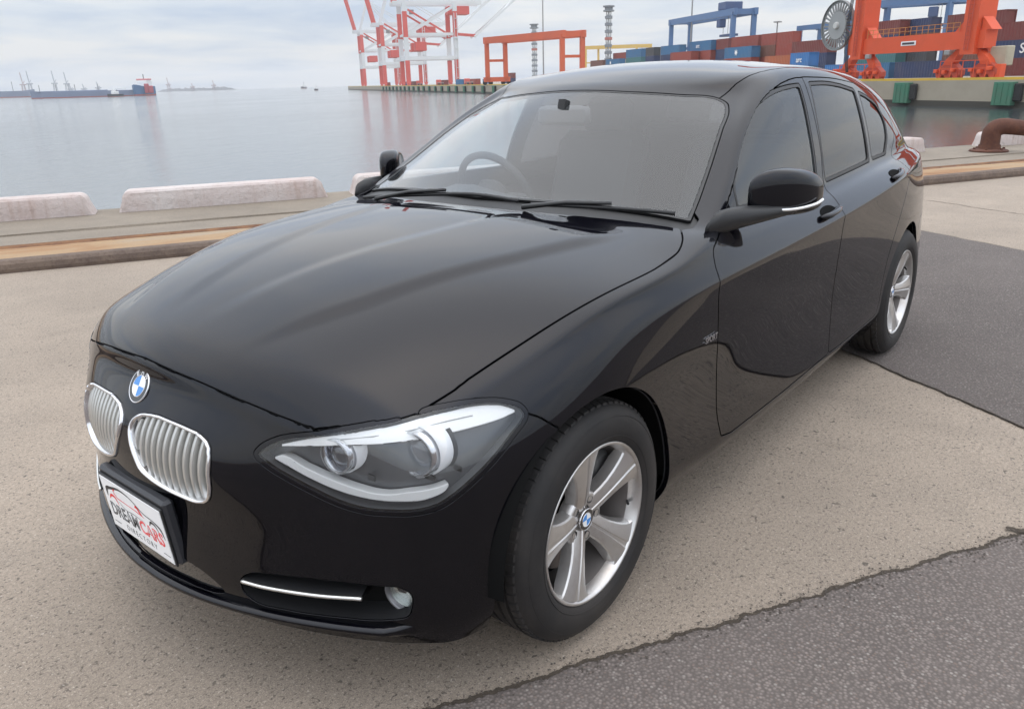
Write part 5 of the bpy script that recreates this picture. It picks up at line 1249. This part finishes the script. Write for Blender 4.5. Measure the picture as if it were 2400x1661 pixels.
# ---- plate with its black holder
pl = empty('number_plate', (1.35+.742, .012, .389), 0, CAR); pl.rotation_euler = (0, R(5), 0); pl.scale = (.93,.93,.93)
b = MB(); b.box((-.017,0,.008),(.030,.350,.188), bev=.008); b.build('holder', mat('holder_black', (.030,.031,.036), .35), pl)
b = MB(); b.box((.001,0,0),(.006,.336,.172), bev=.002); b.build('frame', mat('frame_black', (.012,.012,.013), .4), pl)
b = MB(); b.box((.0042,0,0),(.003,.322,.158)); b.build('plate', mat('plate_white', (.93,.93,.93), .35), pl)
m_pr = mat('print_red', (.85,.012,.015), .5); m_pk = mat('print_black', (.022,.022,.024), .5)
MPl = Matrix.Translation((.0062,0,0)) @ Matrix(((0,0,1,0),(1,0,0,0),(0,1,0,0),(0,0,0,1)))      # text x -> +y, text y -> +z, facing +x
text_mesh('DREAM', .056, 'lettering', m_pk, pl, MPl @ Matrix.Translation((-.066,-.018,0)), .0002, .0010, spacing=1.0, xs=.84); text_mesh('CARS', .056, 'lettering', m_pr, pl, MPl @ Matrix.Translation((.078,-.018,0)), .0002, .0010, xs=.92)
text_mesh('DREAM', .056, 'inline', mat('plate_white'), pl, MPl @ Matrix.Translation((-.066,-.018,.0004)), .0002, -.0024, xs=.84); text_mesh('CARS', .056, 'inline', mat('plate_white'), pl, MPl @ Matrix.Translation((.078,-.018,.0004)), .0002, -.0024, xs=.92)
text_mesh('DIRECTORY', .024, 'lettering', m_pk, pl, MPl @ Matrix.Translation((.004,-.058,0)), .0002, -.0006, spacing=1.35)
def ribbon(pts, ws_, m, name='print_line'):
    pts = spline(pts, False, n=6); n_ = len(pts); vs = []
    for i, p in enumerate(pts):
        d = pts[min(i+1,n_-1)]-pts[max(i-1,0)]; d /= np.linalg.norm(d); w = np.interp(i/(n_-1), np.linspace(0,1,len(ws_)), ws_)/2
        for s_ in (1,-1): q = p+np.array([-d[1],d[0]])*w*s_; vs.append((.0063, q[0], q[1]))
    b = MB(); b.add(vs, [(2*i, 2*i+1, 2*i+3, 2*i+2) for i in range(n_-1)]); b.build(name, m, pl, recalc=True)
ribbon([(-.140,.022),(-.135,.046),(-.105,.056),(-.055,.066),(.0,.060),(.060,.036),(.110,.030),(.140,.018),(.152,-.008)], [.003,.012,.009,.006,.003,.003,.003,.008,.002], m_pk)
ribbon([(-.130,.016),(-.118,.030),(-.098,.030),(-.082,.008)], [.002,.008,.007,.001], m_pr); ribbon([(.080,.008),(.092,.022),(.112,.020),(.130,-.004)], [.002,.008,.006,.001], m_pk)
ribbon([(-.088,.058),(-.096,.050),(-.080,.032)], [.007,.003,.003], m_pr); ribbon([(-.080,.032),(-.03,.030),(.036,.026),(.060,.022)], [.003,.002,.003,.001], m_pr); ribbon([(.018,.040),(.026,.044),(.040,.032),(.052,.024)], [.003,.009,.007,.001], m_pr)
ribbon([(-.076,.024),(-.060,.012),(.0,.010),(.056,.006)], [.001,.002,.002,.0005], m_pk)
ribbon([(-.148,-.060),(-.112,-.060)], [.002,.002], m_pk); ribbon([(.118,-.060),(.152,-.060)], [.002,.002], m_pk)
for s_ in (-1,1):
    b = MB(); b.lathe([(.0,.004),(.006,.003),(.008,0)], 14, 'X', (.005, s_*.10, .070)); 
# ---- wheels
def wheel_proto():
    o = empty('wheel')
    RT = .3170; prof = [(.205,.070),(.2105,.088),(.222,.098),(.240,.1035),(.258,.1045),(.276,.1020),(.290,.0955),(.300,.0880),(.3070,.0770),(.3120,.064),(.3150,.054)]
    tread = []
    for y0 in (.050,.018,-.018,-.050): tread += [(RT,y0+.0055),(RT-.007,y0+.0045),(RT-.007,y0-.0045),(RT,y0-.0055)]
    prof = prof+tread+[(r, -y) for r, y in prof[::-1]]
    b = MB(); b.lathe(prof, 96, 'Y'); b.build('tyre', RUB, o, angle=38, recalc=True)
    b = MB()
    for i in range(72):       # shoulder blocks
        t = 2*math.pi*i/72
        for y0 in (.064,-.064):
            M = Matrix.Translation((math.cos(t)*.3115, y0, math.sin(t)*.3115)) @ Matrix.Rotation(-t, 4, 'Y'); b.add([tuple(M @ Vector(q)) for q in ((-.006,-.010,-.0095),(.0052,-.008,-.0085),(.0015,.011,-.0085),(-.006,.013,-.0095),(-.006,-.010,.0095),(.0052,-.008,.0085),(.0015,.011,.0085),(-.006,.013,.0095))], [(0,3,2,1),(4,5,6,7),(0,1,5,4),(1,2,6,5),(2,3,7,6),(3,0,4,7)])
    tb = b.build('tread_blocks', RUB, o, recalc=True); tag(tb, kind='stuff')
    for r in (.232, .283):
        b = MB(); b.lathe([(r-.0012,.0985 if r > .25 else .1005),(r,.1005 if r > .25 else .1030),(r+.0012,.0985 if r > .25 else .1010)], 64, 'Y'); b.build('sidewall_ring', RUB, o, smooth=True)
    rim = empty('rim', (0,0,0), 0, o)
    b = MB(); b.lathe([(.206,.072),(.2125,.086),(.2150,.0915),(.2140,.0950),(.2100,.0955),(.2065,.0930),(.2040,.086),(.2005,.078),(.197,.060)], 80, 'Y'); b.build('lip', ALLOY, rim, smooth=True, recalc=True)
    b = MB(); b.lathe([(.197,.060),(.192,.02),(.182,-.03),(.186,-.09)], 64, 'Y'); b.build('barrel', ALLOYB, rim, smooth=True)
    b = MB(); b.lathe([(0,.048),(.030,.048),(.044,.053),(.066,.056),(.073,.050),(.076,.02)], 48, 'Y'); b.build('hub', ALLOY, rim, smooth=True, recalc=True)
    rs = [.030,.062,.085,.11,.14,.168,.188,.2045]; hw = [.030,.0310,.0310,.0335,.0395,.0480,.0580,.0690]; yy = [.050,.0585,.0645,.0700,.0755,.0800,.0835,.0860]
    for i in range(5):
        b = MB(); vs = []
        for r, w, y in zip(rs, hw, yy):
            dp = .034 if r < .17 else .034-.4*(r-.17)
            for (t, h) in ((-w-.006,-dp),(-w,-.0050),(-w+.004,-.001),(-w*.42,.0040),(-w*.16,.0052),(-w*.08,.0026),(w*.08,.0026),(w*.16,.0052),(w*.42,.0040),(w-.004,-.001),(w,-.0050),(w+.006,-dp)): 
                rr = math.sqrt(max(1e-6, r*r-min(t*t, r*r*.5))) if r > .19 else r
                vs.append((t, y+h, rr))
        k = 12; b.add(vs, [(a*k+c, a*k+c+1, (a+1)*k+c+1, (a+1)*k+c) for a in range(len(rs)-1) for c in range(k-1)])
        s_ = b.build('spoke', ALLOY, rim, angle=24, recalc=True); s_.rotation_euler = (0, R(11+72*i), 0)
        b = MB(); t = R(11+36+72*i); b.lathe([(0,-.004),(.0085,-.004),(.0105,-.001),(.0105,-.02)], 14, 'Y', (.052*math.sin(t), .0570, .052*math.cos(t))); b.build('bolt_hole', mat('bolt_dark', (.03,.028,.027), .5, .5), rim)
    roundel(Matrix.Translation((0,.058,0)) @ Matrix(((-1,0,0,0),(0,0,1,0),(0,1,0,0),(0,0,0,1))), .030, o, 'hub_cap', False)
    b = MB(); b.lathe([(.06,.002),(.150,.002),(.150,-.02),(.06,-.02)], 48, 'Y'); b.build('brake_disc', mat('disc_steel', (.20,.17,.15), .4, .8), o)
    b = MB(); b.lathe([(0,-.032),(.178,-.032),(.180,-.05)], 40, 'Y'); b.build('dark_backing_disc', BLKM, o)  # black disc added behind the brake to darken the openings between the spokes
    b = MB(); b.box((-.115,-.005,.06),(.07,.07,.15), bev=.012); b.build('caliper', mat('caliper_grey', (.14,.14,.14), .5, .4), o)
    b = MB(); tt_ = R(-100); b.tube([(.196*math.sin(tt_),.062,.196*math.cos(tt_)),(.180*math.sin(tt_),.074,.180*math.cos(tt_))], .004, 8); b.build('valve', BLKP, o)
    return o
wp = wheel_proto(); WZ = .3150
def put_wheel(o, x, y, steer=0., spin=0.):
    o.parent = CAR; sd = 1 if y > 0 else -1
    o.matrix_local = Matrix.Translation((x+1.35, y, WZ)) @ Matrix.Rotation(R(steer)+(0 if sd > 0 else math.pi), 4, 'Z') @ Matrix.Rotation(R(spin), 4, 'Y') @ Matrix.Scale(.985, 4)
others = [copy_tree(wp) for _ in range(3)]
put_wheel(wp, 0, .757, -.5, 0)
put_wheel(others[0], 0, -.757, -.5, 30); put_wheel(others[1], -2.69, .7725, 0, 38); put_wheel(others[2], -2.69, -.7725, 0, 15)
for x in (0,-2.69):
    for sd in (1,-1):
        b = MB(); b.lathe([(.362,.30),(.366,.70),(.362,.80),(.355,.842)], 40, 'Y', (x,0,.314), -R(4), math.pi+R(4)); b.lathe([(.0,.30),(.37,.30)], 40, 'Y', (x,0,.314), -R(4), math.pi+R(4)); sm(b, sd); place(b.build('wheel_liner', BLKM, CAR, smooth=True))
b = MB(); b.box((-1.35,0,.225),(1.92,1.50,.06)); b.box((-1.35,0,.22),(3.9,.58,.10)); b.box((-3.1,0,.30),(.5,1.3,.08)); b.box((.42,0,.24),(.30,.90,.03)); place(b.build('underbody', BLKM, CAR))
for sd in (1,-1):      # side skirts tuck the sill under
    b = MB(); b.box((-1.35,.745*sd,.215),(1.92,.06,.07)); place(b.build('sill_under', BLKM, CAR))
# ---- door mirrors
def super_sec(c, hx, hz, n=20, e=3.4):
    out = []
    for i in range(n):
        t = 2*math.pi*i/n; a, s_ = math.cos(t), math.sin(t); out.append((c[0]+hx*math.copysign(abs(a)**(2/e), a), c[1], c[2]+hz*math.copysign(abs(s_)**(2/e), s_)))
    return out
for sd in (1,-1):
    mr = empty('door_mirror', (1.35,0,0), 0, CAR)
    secs = [((-.765,.858,1.018),.020,.030),((-.768,.862,1.020),.038,.048),((-.780,.880,1.026),.052,.060),((-.800,.905,1.0305),.060,.0655),((-.828,.932,1.0305),.062,.0655),((-.868,.962,1.0275),.060,.0625),((-.908,.985,1.0215),.053,.0540),((-.938,.999,1.0130),.038,.0400),((-.950,1.0045,1.0080),.016,.020)]
    secs = [((c[0]-.13, .808+(c[1]-.858)*1.04, c[2]-.012), hx*1.05, hz*1.10) for c, hx, hz in secs]
    b = MB(); n_ = 24; vs = []
    for c, hx, hz in secs: vs += super_sec(c, hx, hz, n_)
    b.add(vs, [(i*n_+j, i*n_+(j+1) % n_, (i+1)*n_+(j+1) % n_, (i+1)*n_+j) for i in range(len(secs)-1) for j in range(n_)]+[tuple(range(n_)), tuple((len(secs)-1)*n_+j for j in range(n_-1,-1,-1))])
    ho = sm(b, sd).build('housing', PAINT, mr, smooth=True, recalc=True); mod = ho.modifiers.new('s','SUBSURF'); mod.levels = 1; mod.render_levels = 2
    # repeater strip wraps the lower front edge
    pts = spline([(-.770,.930,.9880),(-.795,.952,.9865),(-.828,.974,.9875),(-.866,.994,.9915),(-.905,1.007,.9975),(-.935,1.011,1.006)], False, n=6)
    b = MB(); b.tube([(p[0]-.127, .812+(p[1]-.858)*1.04, p[2]-.016) for p in pts], [.003]+[.0062]*(len(pts)-2)+[.003], 10, flat=.8); sm(b, sd).build('indicator_strip', mat('strip_silver', (.80,.80,.81), .2, .7), mr, smooth=True)
    b = MB(); vs = []      # lower black tray and stalk
    ssec = [((-.700,.778,.936),.045,.024),((-.722,.788,.950),.054,.036),((-.765,.808,.957),.058,.035),((-.820,.836,.9600),.058,.030),((-.880,.868,.9620),.054,.0230),((-.940,.900,.9650),.046,.0170),((-.985,.922,.9680),.038,.0130),((-1.012,.936,.9710),.026,.0100)]
    for c, hx, hz in ssec: vs += super_sec(c, hx, hz, 16, 2.3)
    b.add(vs, [(i*16+j, i*16+(j+1) % 16, (i+1)*16+(j+1) % 16, (i+1)*16+j) for i in range(len(ssec)-1) for j in range(16)]+[tuple(range(16)), tuple((len(ssec)-1)*16+j for j in range(15,-1,-1))]); sm(b, sd).build('stalk', BLKP, mr, smooth=True, recalc=True)
    b = MB(); b.prism([(-.045,-.04),(.045,-.045),(.05,.0),(.035,.038),(-.03,.042),(-.05,.01)], -.001, .001, ((-.972,.868,1.017),(-.44,.90,0),(0,0,1),(-.9,-.44,0))); sm(b, sd).build('mirror_glass', mat('mirror_silver', (.85,.86,.87), .02, 1.), mr, recalc=True)
# ---- door handles
for (door, x0, x1, z, dz) in ((df,-1.62,-1.42,.876,.012),(dr,-2.50,-2.30,.924,.020)):
    for sd, dd in zip((1,-1), door):
        hn = empty('door_handle', (0,0,0), 0, dd)
        pts = []; 
        for t in np.linspace(0,1,9):
            x = x1+(x0-x1)*t; zz = z-dz*.5+dz*t; h_, n2 = on_body((x,2,zz), (0,-1,0)); pts.append(h_+Vector((0,.004+.020*math.sin(math.pi*min(1,max(0,t)))**.5,0)))
        b = MB(); b.tube(pts, [.007]+[.0125]*7+[.007], 12, flat=.8); sm(b, sd).build('pull', PAINT, hn, smooth=True)
        h_, n2 = on_body(((x0+x1)/2,2,z), (0,-1,0)); n2 = n2 if n2.y > 0 else -n2
        b = MB(); M3 = n2.to_track_quat('Z','X').to_matrix(); 
        xa = Vector((1,0,0)); xa = (xa-n2*xa.dot(n2)).normalized(); za = n2.cross(xa)
        prof_ = [(math.cos(t)*.075, math.sin(t)*.026) for t in np.linspace(0,2*math.pi,28)[:-1]]
        b.add([h_+n2*.0012+xa*a+za*c for a, c in prof_], [tuple(range(27))]); sm(b, sd).build('recess_shade', BLKM, hn)  # flat black oval on the door skin, painted shade for the handle hollow
# ---- wipers lying along the foot of the windscreen
for pts, ap in (([(-.440,-.46),(-.490,-.22),(-.520,.0),(-.515,.20)], (-.475,-.40)),([(-.505,.26),(-.560,.42),(-.625,.58),(-.668,.672)], (-.515,.24))):
    wpz = empty('wiper', (1.35,0,0), 0, CAR); q = []
    for (x, y) in spline([np.array(p) for p in pts], False, n=6):
        h_, n2 = on_body((x, y, 3), (0,0,-1)); n2 = n2 if n2.z > 0 else -n2; q.append(h_+n2*.018)
    b = MB(); b.tube(q, .0065, 8); b.build('blade', BLKP, wpz, smooth=True)
    mid = q[len(q)//2]; h_, n2 = on_body((ap[0]+.03, ap[1], 3), (0,0,-1))
    b = MB(); b.tube([h_+Vector((0,0,.012)), h_*.5+mid*.5+Vector((0,0,.022)), mid+Vector((0,0,.014))], [.014,.0115,.009], 8, flat=.6); b.build('arm', BLKP, wpz, smooth=True)
# bonnet washer jet lines, fender badge, belt trim
text_mesh('SPORT', .026, 'fender_badge', CHROME, CAR, Matrix.Translation((1.35-.565,.8605,.649)) @ Matrix(((-1,0,0,0),(0,0,1,0),(0,1,0,0),(0,0,0,1))), .0012, .0003)
text_mesh('SPORT', .026, 'fender_badge', CHROME, CAR, Matrix.Translation((1.35-.565,-.8605,.649)) @ Matrix(((1,0,0,0),(0,0,-1,0),(0,1,0,0),(0,0,0,1))), .0012, .0003)
# ---- interior
INTD = mat('cabin_black', (.022,.022,.023), .7); INTG = mat('cabin_grey', (.045,.045,.048), .8)
b = MB(); vs = []; ys = np.linspace(-.70,.70,15)
for y in ys:
    hood_ = .045*math.exp(-((y+.36)/.17)**2)
    for (x, z) in ((-.60,.930),(-.72,.945),(-.86,.948+hood_),(-.93,.925+hood_),(-.95,.86),(-.90,.70),(-.80,.40)): vs.append((x, y, z-.06*(abs(y)/.7)**3))
b.add(vs, [(i*7+j, i*7+j+1, i*7+8+j, i*7+7+j) for i in range(14) for j in range(6)]); place(b.build('dashboard', INTD, CAR, smooth=True))
sw = empty('steering_wheel', (0,0,0), 0, CAR); sw.matrix_local = Matrix.Translation((1.35-1.06,-.36,.915)) @ Matrix.Rotation(R(-66), 4, 'Y')
b = MB(); b.tube([(.182*math.cos(t), .182*math.sin(t), 0) for t in np.linspace(0,2*math.pi,41)[:-1]], .015, 10, closed=True); b.build('rim', INTD, sw, smooth=True)
b = MB(); b.lathe([(0,.02),(.06,.015),(.085,-.02),(.04,-.08)], 20, 'Z'); b.box((0,.12,-.01),(.035,.12,.02)); b.box((0,-.12,-.01),(.035,.12,.02)); b.box((-.12,0,-.01),(.12,.04,.02)); b.build('hub', INTD, sw)
def seat(x, y, rear=False):
    o = empty('rear_bench' if rear else 'front_seat', (1.35+x, y, 0), 0, CAR); w = .62 if rear else .25
    b = MB(); b.box((.02,0,.50),(.50,w*2,.16), bev=.05); b.build('cushion', INTG, o, angle=40)
    b = MB(); b.box((-.34,0,.82),(.13,w*2,.62), bev=.05, mtx=Matrix.Rotation(R(-18), 4, 'Y')); b.build('backrest', INTG, o, angle=40)
    for dy in ((-.36,.36) if rear else (0,)):
        b = MB(); b.box((-.46,dy,1.185),(.09,.26,.17), bev=.035, mtx=Matrix.Rotation(R(-10), 4, 'Y')); b.tube([(-.44,dy-.06,1.06),(-.455,dy-.06,1.14)], .007, 8); b.tube([(-.44,dy+.06,1.06),(-.455,dy+.06,1.14)], .007, 8); b.build('headrest', INTG, o, angle=40)
seat(-1.45,-.36); seat(-1.45,.36); seat(-2.28,0,True)
b = MB(); b.box((-1.5,0,.30),(2.0,1.4,.04)); b.box((-1.35,0,.44),(1.0,.22,.26), bev=.03); place(b.build('cabin_floor', INTD, CAR))
im = empty('interior_mirror', (1.35-1.045,.0,1.232), 0, CAR); b = MB(); b.box((0,.0,0),(.035,.235,.072), bev=.014); b.build('housing', mat('mirror_brown', (.050,.042,.042), .5), im, angle=40)
b = MB(); b.beam((.01,0,.02),(.0,0,.055),.03); b.build('stem', INTD, im)
# ============================================================ harbour haze
hb = MB(); hb.box((-500,-1100,45),(7600,7600,110))
hz = hb.build('haze', None) if False else None
me = bpy.data.meshes.new('haze'); me.from_pydata(hb.v, [], hb.f)
mh = bpy.data.materials.new('haze_air'); mh.use_nodes = True; nt = mh.node_tree; nt.nodes.clear()
ou = nt.nodes.new('ShaderNodeOutputMaterial'); pv = nt.nodes.new('ShaderNodeVolumePrincipled'); pv.inputs['Color'].default_value = (.97,.98,1.0,1); pv.inputs['Density'].default_value = .00017; pv.inputs['Anisotropy'].default_value = .3
nt.links.new(pv.outputs[0], ou.inputs['Volume']); me.materials.append(mh)
hz = bpy.data.objects.new('haze', me); COL.objects.link(hz); tag(hz, 'pale harbour haze that fades the far ships and cranes', 'haze', kind='stuff')
